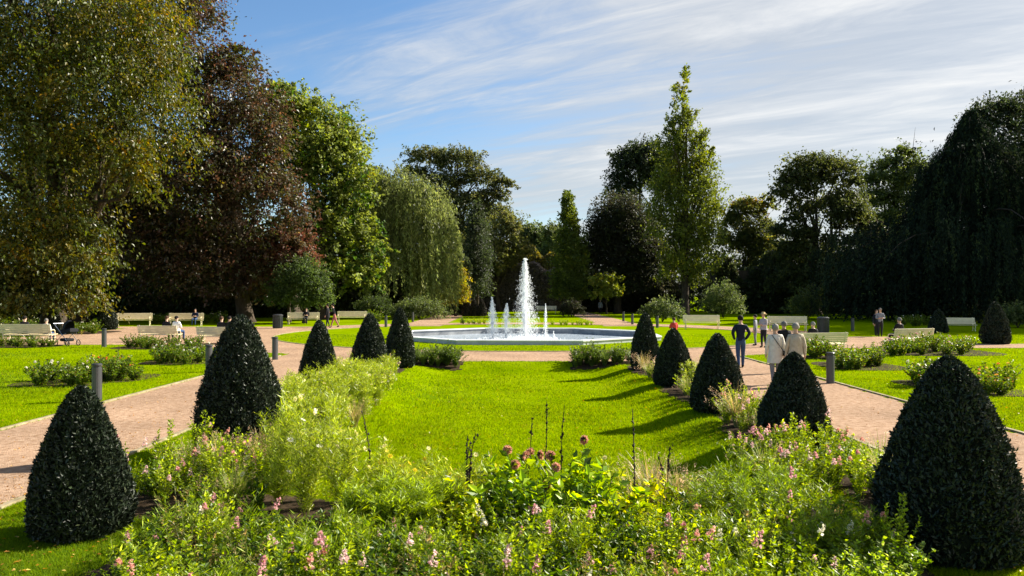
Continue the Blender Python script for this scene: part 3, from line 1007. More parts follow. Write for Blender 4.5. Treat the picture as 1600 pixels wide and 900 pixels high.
# ------------------------------------------------------------------ fountain
def water_mat():
    m_, n, l = newmat('fountain_water')
    out = n.new('ShaderNodeOutputMaterial')
    pb = n.new('ShaderNodeBsdfPrincipled')
    pb.inputs['Base Color'].default_value = (.40, .46, .52, 1)
    pb.inputs['Roughness'].default_value = .12
    pb.inputs['Specular IOR Level'].default_value = .6
    tc = n.new('ShaderNodeTexCoord')
    tx = n.new('ShaderNodeTexNoise')
    tx.inputs['Scale'].default_value = 3.2
    tx.inputs['Detail'].default_value = 6
    l.new(tc.outputs['Object'], tx.inputs['Vector'])
    bp = n.new('ShaderNodeBump')
    bp.inputs['Strength'].default_value = .9
    bp.inputs['Distance'].default_value = .12
    l.new(tx.outputs['Fac'], bp.inputs['Height'])
    l.new(bp.outputs[0], pb.inputs['Normal'])
    l.new(pb.outputs[0], out.inputs[0])
    return m_


def spray_mat():
    m_, n, l = newmat('water_spray')
    out = n.new('ShaderNodeOutputMaterial')
    pb = n.new('ShaderNodeBsdfPrincipled')
    pb.inputs['Base Color'].default_value = (.90, .92, .93, 1)
    pb.inputs['Roughness'].default_value = .25
    tr = n.new('ShaderNodeBsdfTranslucent')
    tr.inputs['Color'].default_value = (.92, .94, .95, 1)
    mx = n.new('ShaderNodeMixShader'); mx.inputs[0].default_value = .5
    l.new(pb.outputs[0], mx.inputs[1]); l.new(tr.outputs[0], mx.inputs[2])
    tp = n.new('ShaderNodeBsdfTransparent')
    m2 = n.new('ShaderNodeMixShader'); m2.inputs[0].default_value = .42
    l.new(mx.outputs[0], m2.inputs[1]); l.new(tp.outputs[0], m2.inputs[2])
    l.new(m2.outputs[0], out.inputs[0])
    return m_


M_WATER, M_SPRAY = water_mat(), spray_mat()
def octo(r, k):
    a = FROT + R(22.5) + k * R(45)
    return np.array([FX + r * math.cos(a) * 1.02, FY + r * math.sin(a) * .96])


def fountain():
    root = tag(link(bpy.data.objects.new('fountain_basin', None)), 'low octagonal white stone fountain basin on the round lawn', 'fountain')
    root.location = (FX, FY, 0)
    o2 = np.array([FX, FY])
    for k in range(8):
        # each side: an outer wall panel, a coping slab, an inner wall panel
        def seg(name, ra, rb, z0, z1, mat, gap=.0):
            a, b, c, d = octo(ra, k) - o2, octo(ra, k + 1) - o2, octo(rb, k + 1) - o2, octo(rb, k) - o2
            if gap:
                e = (b - a) / np.linalg.norm(b - a) * gap
                a, b, c, d = a + e, b - e, c - e, d + e
            V = [(*p, z) for z in (z0, z1) for p in (a, b, c, d)]
            F = [(0, 1, 2, 3), (7, 6, 5, 4), (0, 4, 5, 1), (1, 5, 6, 2), (2, 6, 7, 3), (3, 7, 4, 0)]
            put(name, mesh(name, V, F, mat), root)
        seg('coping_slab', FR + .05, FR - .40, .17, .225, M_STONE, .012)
        seg('wall_panel', FR, FR - .2, -.1, .17, M_STONE_WALL_SHADE, .004)
        seg('inner_wall_panel', FR - .203, FR - .34, -.6, .17, M_STONE_IN_SHADE, .004)
    put('water', mesh('water', [(*(octo(FR - .2, k) - o2), -.13) for k in range(8)], [tuple(range(8))], M_WATER), root)
    return root


fountain()


def droplets(P_, s, g, el=2.6):
    """small six cornered drops"""
    n = len(P_)
    o = np.array([(1, 0, 0), (-1, 0, 0), (0, 1, 0), (0, -1, 0), (0, 0, el), (0, 0, -el)], float)
    V = P_[:, None, :] + o[None] * s[:, None, None] * g.uniform(.7, 1.3, (n, 1, 3))
    f = np.array([(0, 2, 4), (2, 1, 4), (1, 3, 4), (3, 0, 4), (2, 0, 5), (1, 2, 5), (3, 1, 5), (0, 3, 5)])
    F = (f[None] + (np.arange(n) * 6)[:, None, None]).reshape(-1, 3)
    return V.reshape(-1, 3), F


def jet(label, px, top_py, Y, width, n, seed, lean=0.0, fall=.5):
    g = np.random.default_rng(seed)
    base = P(px, 527, Y); base[2] = -.13
    h = P(px, top_py, Y)[2] - base[2]
    # rising core: dense beads of water, then drops that fall back around it
    nc = int(n * .22)
    t = g.uniform(0, 1, nc)
    w = width * (.05 + .03 * t + .07 * np.sin(t * 3.1))
    c = np.stack([lean * t * h + g.normal(0, 1, nc) * w * .5, g.normal(0, 1, nc) * w * .5, t * h + .05 * np.sin(t * 40)], 1)
    sc = g.uniform(.010, .030, nc) * (1.1 - .3 * t)
    m_ = n - nc
    t2 = g.uniform(0, 1, m_) ** 1.15                      # more drops low down
    wr = width * (.06 + 1.2 * (1 - t2) ** .8)
    a = g.uniform(0, 6.28, m_)
    ring = g.integers(0, 26, m_)                          # the drops come down in threads
    a = a * .35 + ring * .97
    rr = wr * np.abs(.34 + .22 * np.sin(ring * 3.7) + .16 * g.normal(size=m_))
    f = np.stack([lean * t2 * h + np.cos(a) * rr + .10 * width * (1 - t2), np.sin(a) * rr, t2 * h * 1.0], 1)
    sf = g.uniform(.004, .014, m_)
    # splash ring on the water
    ns = n // 6
    rs = np.abs(g.normal(0, width * .8, ns))
    a = g.uniform(0, 6.28, ns)
    sp = np.stack([np.cos(a) * rs, np.sin(a) * rs, np.abs(g.normal(0, .06, ns))], 1)
    V, F = droplets(np.concatenate([c, f, sp]), np.concatenate([sc, sf, g.uniform(.01, .03, ns)]), g)
    o = put('water_jet', mesh('water_jet', V, F, M_SPRAY), None, base)
    return tag(o, label, 'water jet', 'water jets in the fountain')


jet('tallest main water jet shooting up from the middle of the basin', 820, 405, 43.2, 1.05, 9500, 81)
jet('water jet left of the main one with a curled falling top', 770, 466, 42.5, .55, 3400, 82, -.02)
jet('low wide water jet with drooping threads, between two taller ones', 790, 475, 42.8, .62, 2200, 83, .03)
jet('thin single upright water jet on the other side of the main one', 852, 476, 42.6, .22, 900, 84, .01)
jet('tiny short squirt of water rising beside the thin jet', 866, 519, 42.4, .16, 160, 85, -.1)


# ------------------------------------------------------------------ park benches
def bench_proto():
    root = link(bpy.data.objects.new('park_bench', None))
    L = 2.5
    # seat slats run along x, the sitter faces -y
    for i, y in enumerate((-.40, -.27, -.14, -.01)):
        MB().box((0, y, .445 - .012 * i), (L, .115, .035), bev=.008).obj('seat_slat', M_CREAM, root)
    for i in range(5):
        z = .50 + i * .092
        MB().box((0, .075 + (z - .45) * .24, z + .04), (L, .03, .084), rx=-.23, bev=.008).obj('back_slat', M_CREAM, root)
    for x in (-L / 2 + .14, L / 2 - .14):
        b = MB()
        b.tube([(x, -.44, .0), (x, -.40, .12), (x, -.46, .28), (x, -.42, .41)], [.035, .024, .022, .024], 6)
        b.tube([(x, .16, .0), (x, .08, .14), (x, .06, .40), (x, .21, .98)], [.035, .026, .026, .016], 6)
        b.tube([(x, -.42, .41), (x, -.2, .40), (x, .06, .38)], .02, 6)
        b.tube([(x, -.44, .60), (x, -.36, .66), (x, -.1, .65), (x, .12, .64)], [.026, .022, .02, .018], 6)
        b.tube([(x, -.43, .41), (x, -.46, .5), (x, -.44, .60)], .018, 6)
        b.tube([(x, -.40, .12), (x, -.2, .17), (x, .08, .14)], .014, 6)
        b.obj('iron_end_frame', M_CREAM, root)
    return root


BENCH = [None]


def bench(label, px, py, rz_deg, group, sc=1.0, xy=None):
    x, y = xy or G(px, py)
    o = BENCH[0] = BENCH[0] or bench_proto()
    if 'label' in o:
        o = copy_tree(o)
    o.location = (x, y, 0.008)
    o.rotation_euler = (0, 0, R(rz_deg))
    o.scale = (sc, sc, sc)
    tag(o, label, 'bench', group)
    return o


GB = 'cream benches facing the fountain'
bench('empty cream bench next to the rounded yew cone', 210, 509, 18, GB)
bench('cream bench with one sitter in dark blue at its end', 291, 509, 14, GB)
bench('cream bench with a reclining dark figure next to the dark litter bin', 474, 507, 8, GB)
bench('empty cream bench behind the two walkers', 550, 504, 4, GB)
bench('cream bench seen from behind with two sitters near the pram', 42, 537, 180, GB, 1.0)
bench('cream bench seen from behind with a sitter in a white coat', 248, 534, 172, GB, .86)
bench('cream bench seen from behind partly hidden by the tall yew cone', 340, 537, 168, GB, .86)
bench('pale grey slatted bench on the grass beyond the person in red', 1096, 514, -6, GB)
bench('shaded pale green bench beside the dark litter bin near the couple', 1230, 517, -12, GB)
bench('cream bench seen from behind beside the pale coated man', 1283, 552, 190, GB, .88)
bench('bright bench seen from behind among roses gleaming in the sun', 1425, 542, 196, GB, .88)
bench('small shaded green bench between two yew cones', 1494, 517, -14, GB, .9)
bench('far grey bench behind the main fountain jet', 854, 490, 0, GB)


# ------------------------------------------------------------------ bollards, bins, pram
def bollard_proto(r, h):
    root = link(bpy.data.objects.new('bollard', None))
    MB().lathe([(r, 0), (r, h - .1), (r * .99, h - .09)], 16).obj('post', M_BOLLARD, root)
    MB().lathe([(r * .86, 0), (r * .86, .05)], 16).obj('light_slot', M_DARKMETAL, root, loc=(0, 0, h - .092))
    MB().lathe([(r * 1.04, 0), (r * 1.04, .03), (r * .9, .045)], 16).obj('cap', M_DARKMETAL, root, loc=(0, 0, h - .045))
    return root


BOL = [None]
for label, px, py in (
        ('thick grey bollard behind the nearest yew cone at the path edge', 152, 626),
        ('grey bollard on the path between pram and white coated sitter', 163, 542),
        ('dark slim bollard on the path beside the tall broad yew cone', 430, 562),
        ('dark bollard at the lawn corner beside the tall broad yew', 327, 581),
        ('grey bollard behind the pair of fountain side yew cones', 603, 511),
        ('grey bollard near the willow shrub beyond the basin', 645, 503),
        ('grey bollard on the lawn corner next to the couple in pale coats', 1297, 599),
        ('grey bollard beside the yew cone at the far edge of the basin', 1027, 512),
        ('bollard next to the small back path beyond the basin', 988, 507),
        ('bollard at the back path in front of the dark hedge', 974, 502),
        ('grey bollard on the shaded grass left of the standing couple', 1332, 517)):
    o = BOL[0] = BOL[0] or bollard_proto(.105, .84)
    if 'label' in o:
        o = copy_tree(o)
    x, y = G(px, py)
    o.location = (x, y, 0)
    tag(o, label, 'bollard', 'grey bollards along the paths')


def bin_(label, px, py, h, r):
    x, y = G(px, py)
    root = tag(link(bpy.data.objects.new('litter_bin', None)), label, 'litter bin', 'dark litter bins')
    root.location = (x, y, 0)
    MB().lathe([(r * .92, 0), (r * .96, .05), (r, h * .86)], 18).obj('body', M_BIN, root)
    MB().lathe([(r * 1.06, h * .88), (r * 1.06, h * .95), (r * .8, h)], 18).obj('lid', M_DARKMETAL, root)
    b = MB()
    for i in range(18):
        a = i * 2 * np.pi / 18
        b.box((math.cos(a) * r * 1.0, math.sin(a) * r * 1.0, h * .45), (.02, .05, h * .78), a)
    o = b.obj('side_slats', M_BIN, root)
    o['kind'] = 'stuff'


bin_('dark litter bin beside the bench with the reclining figure', 434, 513, 1.0, .34)
bin_('dark litter bin beside the shaded green bench', 1286, 521, 1.02, .34)

M_CLOTHBLK = surf('black_fabric', [(.008, .008, .010), (.02, .02, .024)], 30, .85, .2)
M_CHROME = surf('pram_frame_metal', [(.35, .36, .38), (.5, .51, .53)], 5, .3, .5, metal=.8)


def pram(px, py):
    x, y = G(px, py)
    root = tag(link(bpy.data.objects.new('pram', None)), 'black pram with raised hood parked behind the bench', 'pram')
    root.location = (x, y, 0.008)
    root.rotation_euler = (0, 0, R(-115))
    # hood: quarter of a ball
    n = 12
    V, F = [], []
    for i in range(n + 1):
        for j in range(n + 1):
            a, b = math.pi * i / n, math.pi * .62 * j / n
            V.append((.25 * math.cos(a), .16 - .40 * math.sin(a) * math.cos(b) * .9, .76 + .42 * math.sin(a) * math.sin(b)))
    for i in range(n):
        for j in range(n):
            q = i * (n + 1) + j
            F.append((q, q + 1, q + n + 2, q + n + 1))
    put('hood', mesh('hood', V, F, M_CLOTHBLK, smooth=True), root)
    MB().box((0, .12, .66), (.42, .80, .24), rx=.12, bev=.07).obj('carrycot', M_CLOTHBLK, root)
    MB().box((0, .0, .27), (.36, .5, .14), bev=.03).obj('shopping_basket', M_CLOTHBLK, root)
    b = MB()
    for s in (-.25, .25):
        b.tube([(s, .42, .16), (s, -.1, .62), (s, -.52, .98), (s, -.62, 1.02)], .014, 6)
        b.tube([(s, -.42, .16), (s, .0, .50), (s, .3, .58)], .014, 6)
    b.tube([(-.25, -.62, 1.02), (.25, -.62, 1.02)], .018, 6)
    b.obj('frame', M_CHROME, root)
    for s in (-.27, .27):
        for yy, r in ((.42, .13), (-.42, .16)):
            w = MB()
            a = np.linspace(0, 2 * np.pi, 17)
            w.tube([(s, yy + r * math.cos(t), .165 + (r - .0) * math.sin(t) - .165 + r) for t in a], .02, 6, cap=False)
            o = w.obj('wheel', M_CLOTHBLK, root)
            MB().lathe([(.03, -.02), (.03, .02)], 8).obj('hub', M_CHROME, o, loc=(s, yy, r))


pram(105, 540)


# ------------------------------------------------------------------ people
def cloth(name, c, c2=None, sc=14):
    return surf(name, [c, c2 or tuple(v * 1.35 for v in c)], sc, .85, .2, .3, 30)


M_SKIN = surf('skin', [(.50, .30, .21), (.58, .37, .27)], 10, .55, .35)
M_SHOE = cloth('dark_shoes', (.015, .013, .012))
HAIRS = {'dark': cloth('dark_hair', (.012, .009, .007)), 'grey': cloth('grey_hair', (.13, .12, .11)), 'white': cloth('white_hair', (.22, .20, .175)), 'brown': cloth('brown_hair', (.05, .028, .015)),
         'straw': cloth('straw_hat', (.42, .30, .14)), 'greyhood': cloth('grey_hood', (.22, .23, .25))}
CL = {'navy': cloth('navy_jacket', (.010, .013, .024)), 'black': cloth('black_coat', (.010, .010, .012)), 'jeans': cloth('blue_jeans', (.030, .055, .12)), 'white': cloth('white_coat', (.62, .62, .62)),
      'cream': cloth('cream_coat', (.60, .55, .46), (.70, .66, .57)), 'beige': cloth('beige_jacket', (.40, .33, .24), (.48, .41, .31)), 'red': cloth('red_jacket', (.42, .045, .03)), 'grey': cloth('grey_jumper', (.20, .21, .23)),
      'trous': cloth('dark_trousers', (.018, .018, .022)), 'floral': cloth('patterned_blouse', (.62, .58, .56), (.22, .16, .20), 40), 'greytr': cloth('grey_trousers', (.16, .16, .17)),
      'redblue': cloth('pink_skirt', (.32, .12, .11)), 'dblue': cloth('dark_blue_coat', (.012, .018, .04))}


def person(label, xy, height, face_deg, top='navy', legs='jeans', hair='dark', pose='stand', stride=.5, arms='down', coat=None, coat_len=.36, lean=0.0, group=None, long_hair=False, bag=None, z=0.008, hat=None, turn=0.0):
    """a standing, walking or seated figure facing local +y"""
    H_ = height
    J, E, Rr, reg = [], [], [], []

    def node(p, r, parent, region):
        J.append(p); Rr.append(r)
        if parent is not None:
            E.append((parent, len(J) - 1)); reg.append(region)
        return len(J) - 1
    sit = pose == 'sit'
    pz = .285 if sit else .525
    ly = lambda zz: lean * (zz - pz)
    pel = node((0, 0, pz), (.078, .062), None, None)
    wst = node((0, ly(pz + .10) + .0, pz + .10), (.072, .052), pel, 'top')
    ch = node((0, ly(pz + .215), pz + .215), (.090, .062), wst, 'top')
    nb = node((0, ly(pz + .295), pz + .295), (.046, .042), ch, 'top')
    nk = node((0, ly(pz + .325) + .004, pz + .325), (.030, .032), nb, 'skin')
    hy = ly(pz + .38) + .012
    h0 = node((0, hy + .004, pz + .362), (.040, .046), nk, 'skin')
    h1 = node((0, hy, pz + .405), (.046, .056), h0, 'skin')
    h2 = node((0, hy - .004, pz + .438), (.040, .050), h1, 'skin')
    h3 = node((0, hy - .004, pz + .458), (.018, .022), h2, 'skin')
    nose = node((0, hy + .060, pz + .392), (.008, .010), h1, 'skin')
    for s, k in ((-1, 0), (1, 1)):
        ph = (1 if k else -1) * stride
        if sit:
            hp = node((s * .052, .02, pz - .005), (.060, .055), pel, 'legs')
            kn = node((s * .062, .25, pz + .005), (.042, .044), hp, 'legs')
            an = node((s * .058, .25 + .02 * s, .055), (.027, .03), kn, 'legs')
        else:
            hp = node((s * .048, 0, .485), (.058, .060), pel, 'legs')
            kn = node((s * .052, .075 * ph + .012, .275), (.038, .042), hp, 'legs')
            an = node((s * .05, .15 * ph - (.02 if ph < 0 else 0), .050 + (.03 if ph < 0 else 0) * abs(stride)), (.025, .028), kn, 'legs')
        a = J[an]
        hl = node((a[0], a[1] - .005, a[2] - .028), (.022, .024), an, 'shoe')
        node((a[0] + .006 * s, a[1] + .085, a[2] - .033), (.024, .014), hl, 'shoe')
        sh = node((s * .100, ly(pz + .27), pz + .262), (.040, .040), ch, 'top')
        cy = J[ch][1]
        if arms == 'pockets':
            el = node((s * .158, cy - .05, pz + .135), (.034, .034), sh, 'top')
            wr = node((s * .115, cy + .03, pz + .035), (.026, .026), el, 'top')
            hd = node((s * .095, cy + .05, pz + .005), (.022, .022), wr, 'top')
        elif arms == 'front':
            el = node((s * .135, cy + .03, pz + .12), (.032, .032), sh, 'top')
            wr = node((s * .075, cy + .13, pz + .12), (.022, .022), el, 'top')
            hd = node((s * .045, cy + .16, pz + .125), (.020, .014), wr, 'skin')
        elif arms == 'back' and s > 0:
            el = node((s * .16, cy - .07, pz + .16), (.032, .032), sh, 'top')
            wr = node((s * .26, cy - .06, pz + .22), (.022, .022), el, 'top')
            hd = node((s * .30, cy - .05, pz + .225), (.020, .014), wr, 'skin')
        else:
            sw = -.06 * ph
            el = node((s * .132, cy + sw * .5 - .008, pz + .105), (.032, .033), sh, 'top')
            wr = node((s * .138, cy + sw + .02, pz - .035), (.021, .021), el, 'top')
            hd = node((s * .138, cy + sw + .03, pz - .075), (.013, .020), wr, 'skin')
        h_, w_ = np.array(J[hd]), np.array(J[wr])
        fd = unit(h_ - w_)
        sd = np.array([0, 1.0, 0]) if abs(fd[1]) < .7 else np.array([0, 0, 1.0])
        if arms != 'pockets':
            for q, (off, ln) in enumerate(((-.014, .038), (-.005, .045), (.005, .043), (.013, .034))):
                f1 = node(tuple(h_ + sd * off + fd * .012), (.0055, .0055), hd, 'skin')
                f2 = node(tuple(h_ + sd * off * 1.1 + fd * (ln * .7) + np.array([-s * .006, 0, 0])), (.005, .005), f1, 'skin')
                node(tuple(h_ + sd * off * 1.1 + fd * ln + np.array([-s * .014, 0, 0])), (.004, .004), f2, 'skin')
            t1 = node(tuple(w_ * .4 + h_ * .6 + sd * .022), (.006, .006), hd, 'skin')
            node(tuple(w_ * .2 + h_ * .8 + sd * .034 + fd * .02), (.005, .005), t1, 'skin')
    me = bpy.data.meshes.new('person')
    me.from_pydata([tuple(np.array(p) * H_) for p in J], E, [])
    o = bpy.data.objects.new('person', me)
    link(o)
    sm = o.modifiers.new('skin', 'SKIN'); sm.use_smooth_shade = True
    if not me.skin_vertices:
        with bpy.context.temp_override(object=o, active_object=o):
            bpy.ops.mesh.customdata_skin_add()
    for i, r in enumerate(Rr):
        me.skin_vertices[0].data[i].radius = (r[0] * H_, r[1] * H_)
    me.skin_vertices[0].data[0].use_root = True
    o.modifiers.new('sub', 'SUBSURF').levels = 1
    dg = bpy.context.evaluated_depsgraph_get()
    ev = bpy.data.meshes.new_from_object(o.evaluated_get(dg))
    o.modifiers.clear()
    o.data = ev
    mats = [CL[top], CL[legs], M_SKIN, M_SHOE]
    ev.materials.clear()
    for m_ in mats:
        ev.materials.append(m_)
    ri = {'top': 0, 'legs': 1, 'skin': 2, 'shoe': 3}
    A_ = np.array([np.array(J[a]) * H_ for a, b in E]); B_ = np.array([np.array(J[b]) * H_ for a, b in E])
    rg = np.array([ri[r] for r in reg])
    n_ = len(ev.polygons)
    ctr = np.zeros(n_ * 3); ev.polygons.foreach_get('center', ctr); ctr = ctr.reshape(-1, 3)
    d = B_ - A_
    t = np.clip(((ctr[:, None] - A_[None]) * d[None]).sum(-1) / ((d * d).sum(-1)[None] + 1e-9), 0, 1)
    dist = np.linalg.norm(ctr[:, None] - (A_[None] + t[..., None] * d[None]), axis=-1)
    ev.polygons.foreach_set('material_index', rg[dist.argmin(1)].astype(np.int32))
    ev.polygons.foreach_set('use_smooth', np.ones(n_, bool))
    o.location = (xy[0], xy[1], z + H(*xy) - (0 if not sit else 0))
    o.rotation_euler = (0, 0, R(face_deg))
    tag(o, label, 'person', group)
    # hair: a cap over the back and top of the head
    hc = np.array([0, hy - .010, pz + .412]) * H_
    b = MB()
    nu, nv = 14, 7
    V, F = [], []
    gh = np.random.default_rng(int(abs(xy[0] * 1000)) + 5)
    drop = 1.35 if not long_hair else 1.75
    for j in range(nv + 1):
        for i in range(nu):
            a = 2 * math.pi * i / nu
            fr = .5 + .5 * math.sin(a)                      # 1 at the face side
            v = (.05 + j / nv) * (math.pi / 2) * (drop - (drop - .62) * fr ** 1.5)
            k = 1 + .05 * gh.normal()
            V.append(hc + H_ * k * np.array([.056 * math.sin(v) * math.cos(a), .066 * math.sin(v) * math.sin(a), .062 * math.cos(v)]))
    for j in range(nv):
        for i in range(nu):
            F.append((j * nu + i, j * nu + (i + 1) % nu, (j + 1) * nu + (i + 1) % nu, (j + 1) * nu + i))
    F.append(tuple(range(nu))[::-1])
    put('hair', mesh('hair', V, F, HAIRS[hair], smooth=True), o)
    if hat:
        MB().lathe([(.105 * H_, 0), (.10 * H_, .006 * H_), (.056 * H_, .010 * H_), (.052 * H_, .05 * H_), (.03 * H_, .06 * H_)], 18, c=(0, hy * H_, (pz + .425) * H_)).obj('sun_hat', HAIRS[hat], o, smooth=True)
    # face: eyes and mouth
    f = MB()
    for s in (-1, 1):
        f.lathe([(.0055 * H_, 0), (.0055 * H_, .004 * H_)], 8, c=(s * .018 * H_, (hy + .052) * H_, (pz + .405) * H_))
    f.box((0, (hy + .050) * H_, (pz + .372) * H_), (.026 * H_, .006 * H_, .004 * H_))
    f.obj('eyes_and_mouth', HAIRS['dark'], o)
    if coat:
        z1 = pz + .285
        prof = [(.048, .042, z1), (.098, .066, z1 - .035), (.112, .080, z1 - .10), (.104, .078, z1 - .19), (.112, .086, pz), (.122, .096, pz - coat_len * .5), (.128, .104, pz - coat_len)]
        V, F = [], []
        n2 = 20
        for jx, (wx, wy, zz) in enumerate(prof):
            for i in range(n2):
                a = 2 * math.pi * i / n2
                k = 1 + (.03 * math.sin(a * 5 + jx) if jx > 3 else 0)
                V.append(((wx * k * math.cos(a)) * H_, (wy * k * math.sin(a) + ly(zz)) * H_, zz * H_))
        for j in range(len(prof) - 1):
            for i in range(n2):
                F.append((j * n2 + i, j * n2 + (i + 1) % n2, (j + 1) * n2 + (i + 1) % n2, (j + 1) * n2 + i))
        put('coat', mesh('coat', V, F, CL[coat], smooth=True), o)
    if bag:
        b = MB()
        z1 = pz + .285
        for yy in (-.082, .082):
            b.tube([(-.06 * H_, yy * .6 * H_, z1 * H_), (.0, yy * H_, (z1 - .1) * H_), (.09 * H_, yy * 1.05 * H_, (pz + .06) * H_), (.13 * H_, yy * .5 * H_, (pz + .0) * H_)], .006 * H_, 5)
        b.obj('bag_strap', M_CLOTHBLK, o)
        q = MB().box((.145 * H_, -.05 * H_, (pz - .01) * H_), (.05 * H_, .12 * H_, .085 * H_), bev=.02).obj('shoulder_bag', M_CLOTHBLK, o)
    return o


GW, GS = 'people strolling on the paths', 'people sitting on the benches'
person('man in a dark jacket and blue jeans walking away, hands in pockets', G(1157, 575), 1.72, -4, 'navy', 'jeans', 'dark', 'stand', .35, 'pockets', group=GW)
person('woman in a long cream coat with a black shoulder bag strap across it', G(1211, 601), 1.62, -6, 'cream', 'greytr', 'white', 'stand', .3, 'down', coat='cream', coat_len=.17, group=GW, bag=True, long_hair=True)
person('man in a beige jacket walking beside the cream coated woman', G(1243, 604), 1.66, -4, 'beige', 'greytr', 'white', 'stand', .4, 'down', coat='beige', coat_len=.06, group=GW)
person('grey haired person in dark clothes between the pale coated couple', G(1225, 583), 1.58, 0, 'black', 'trous', 'grey', 'stand', .2, group=GW)
person('woman with a straw hat and patterned blouse standing on the path', G(1193, 543), 1.58, 120, 'floral', 'trous', 'brown', 'stand', .1, 'front', group=GW, hat='straw', coat='floral', coat_len=.02)
person('slim person in grey standing beside the woman with a straw hat', G(1180, 540), 1.46, 60, 'grey', 'greytr', 'dark', 'stand', .1, group=GW)
person('child in a red jacket near the fountain', G(1053, 543), 1.36, 10, 'red', 'trous', 'brown', 'stand', .1, 'front', group=GW, coat='red', coat_len=.04)
person('person in a pale top and dark trousers standing in the shade', G(1375, 526), 1.62, 165, 'grey', 'trous', 'grey', 'stand', .15, 'front', group=GW)
person('shorter person half hidden beside the pale topped one in shade', G(1369, 525), 1.5, 190, 'navy', 'trous', 'brown', 'stand', .1, group=GW)
person('distant person in a grey hooded jacket on the back path', G(938, 490), 1.72, 180, 'grey', 'trous', 'greyhood', 'stand', .3, group=GW, coat='grey', coat_len=.1)
person('walker in black with a dark coat beside the cream bench', G(512, 511), 1.70, 84, 'black', 'trous', 'dark', 'stand', .5, group=GW, coat='black', coat_len=.12)
person('walker in dark coat and reddish skirt leaning forward', G(523, 512), 1.72, 100, 'black', 'redblue', 'dark', 'stand', 1.0, 'front', lean=.2, group=GW)


def sitter(label, px, py, face_deg, top, legs, hair, h=1.68, lean=0.0, dxy=(0, 0), **k):
    x, y = G(px, py)
    return person(label, (x + dxy[0], y + dxy[1]), h, face_deg, top, legs, hair, 'sit', .1, 'front', lean=lean, group=GS, z=.05, **k)


sitter('person in dark blue seated at the end of a cream bench', 307, 509, 186, 'dblue', 'jeans', 'dark', dxy=(0, -.2))
sitter('dark clothed person leaning back on a cream bench', 479, 507, 188, 'black', 'trous', 'dark', lean=-.35, dxy=(0, -.15))
sitter('dark haired person seated on the bench near the pram', 33, 537, 0, 'black', 'trous', 'dark', dxy=(0, .28), h=1.72)
sitter('pale clad person seated on the bench near the pram', 67, 537, -6, 'white', 'jeans', 'grey', dxy=(0, .28), h=1.55)
sitter('dark haired person in black seated beside the white coated one', 256, 534, -8, 'black', 'trous', 'brown', lean=.1, dxy=(0, .26), h=1.66)
sitter('person in a bright white coat seated on a bench', 273, 534, -10, 'white', 'jeans', 'dark', lean=-.05, dxy=(0, .26), h=1.66, coat='white', coat_len=.0)
sitter('auburn haired person seated behind the tall yew cone', 343, 537, -12, 'black', 'trous', 'brown', dxy=(0, .25), h=1.7)
sitter('dark haired person seated at the bench end by the tall yew', 354, 537, -12, 'black', 'trous', 'dark', dxy=(.05, .25), h=1.7)
sitter('white haired person in black seated beside the pale coated man', 1274, 552, 10, 'black', 'trous', 'white', dxy=(0, .25), h=1.62)
sitter('dark clothed person seated on the gleaming bench among roses', 1408, 542, 16, 'black', 'trous', 'grey', dxy=(0, .25), h=1.7, lean=-.1)

# ------------------------------------------------------------------ plants
def stem_paths(g, n, h, spread, bend=.5, hv=.2, base_r=.05):
    out = []
    for _ in range(n):
        a = g.uniform(0, 6.28)
        r = spread * math.sqrt(g.uniform(.02, 1))
        hh = h * (1 + hv * g.normal()) * (1 - .25 * (r / spread) ** 2)
        t = np.linspace(0, 1, 6)[:, None]
        d = np.array([math.cos(a), math.sin(a), 0])
        p = d * (base_r * g.uniform() + r * t ** (1 + bend)) + np.array([0, 0, 1.0]) * hh * (t - .08 * t ** 3) + g.normal(0, .012, (6, 3)) * t
        out.append(p)
    return out


def stem_soup(paths, r, g, col):
    b = MB()
    for p in paths:
        b.tube(p, np.linspace(r, r * .5, len(p)), 3, cap=False)
    V = np.concatenate(b.V)
    F = np.array(b.F)
    return V, F, np.tile(np.array(col), (len(V), 1)) * (1 + .15 * g.normal(size=(len(V), 1)))


def along(paths, per, g, lo=.15, hi=1.0):
    """points and directions along the stems"""
    P_, D = [], []
    for p in paths:
        t = g.uniform(lo, hi, per) * (len(p) - 1)
        i = np.minimum(t.astype(int), len(p) - 2)
        f = (t - i)[:, None]
        P_.append(p[i] * (1 - f) + p[i + 1] * f)
        D.append(unit(p[i + 1] - p[i]))
    return np.concatenate(P_), np.concatenate(D)


def foliage(paths, per, L, asp, pal, g, up=.35, lo=.15, hi=1., fold=.15, jit=.0):
    C, D = along(paths, per, g, lo, hi)
    n = len(C)
    a = g.uniform(0, 6.28, n)
    side = np.stack([np.cos(a), np.sin(a), np.full(n, up)], 1)
    ax = unit(side + .35 * D + .25 * g.normal(size=(n, 3)))
    LL = L * g.uniform(.6, 1.4, n)
    C = C + ax * LL[:, None] * .5 + g.normal(0, jit, (n, 3))
    nn = unit(np.array([0, 0, .9]) + .9 * g.normal(size=(n, 3)))
    V, F = leaves(C, ax, nn, LL, LL * asp, fold)
    return V, F, np.repeat(pick(pal, n, g, .38), 4, 0)


def soup_mesh(name, parts, mat):
    V, F, C, n = [], [], [], 0
    tri, quad = [], []
    for v, f, c in parts:
        V.append(v); C.append(c)
        (tri if f.shape[1] == 3 else quad).append(f + n)
        n += len(v)
    FF = ([np.concatenate(tri)] if tri else []) + ([np.concatenate(quad)] if quad else [])
    V = np.concatenate(V)
    V[:, 2] = np.maximum(V[:, 2], .004)
    return mesh(name, V, FF, mat, tint=np.concatenate(C).clip(0, 1))


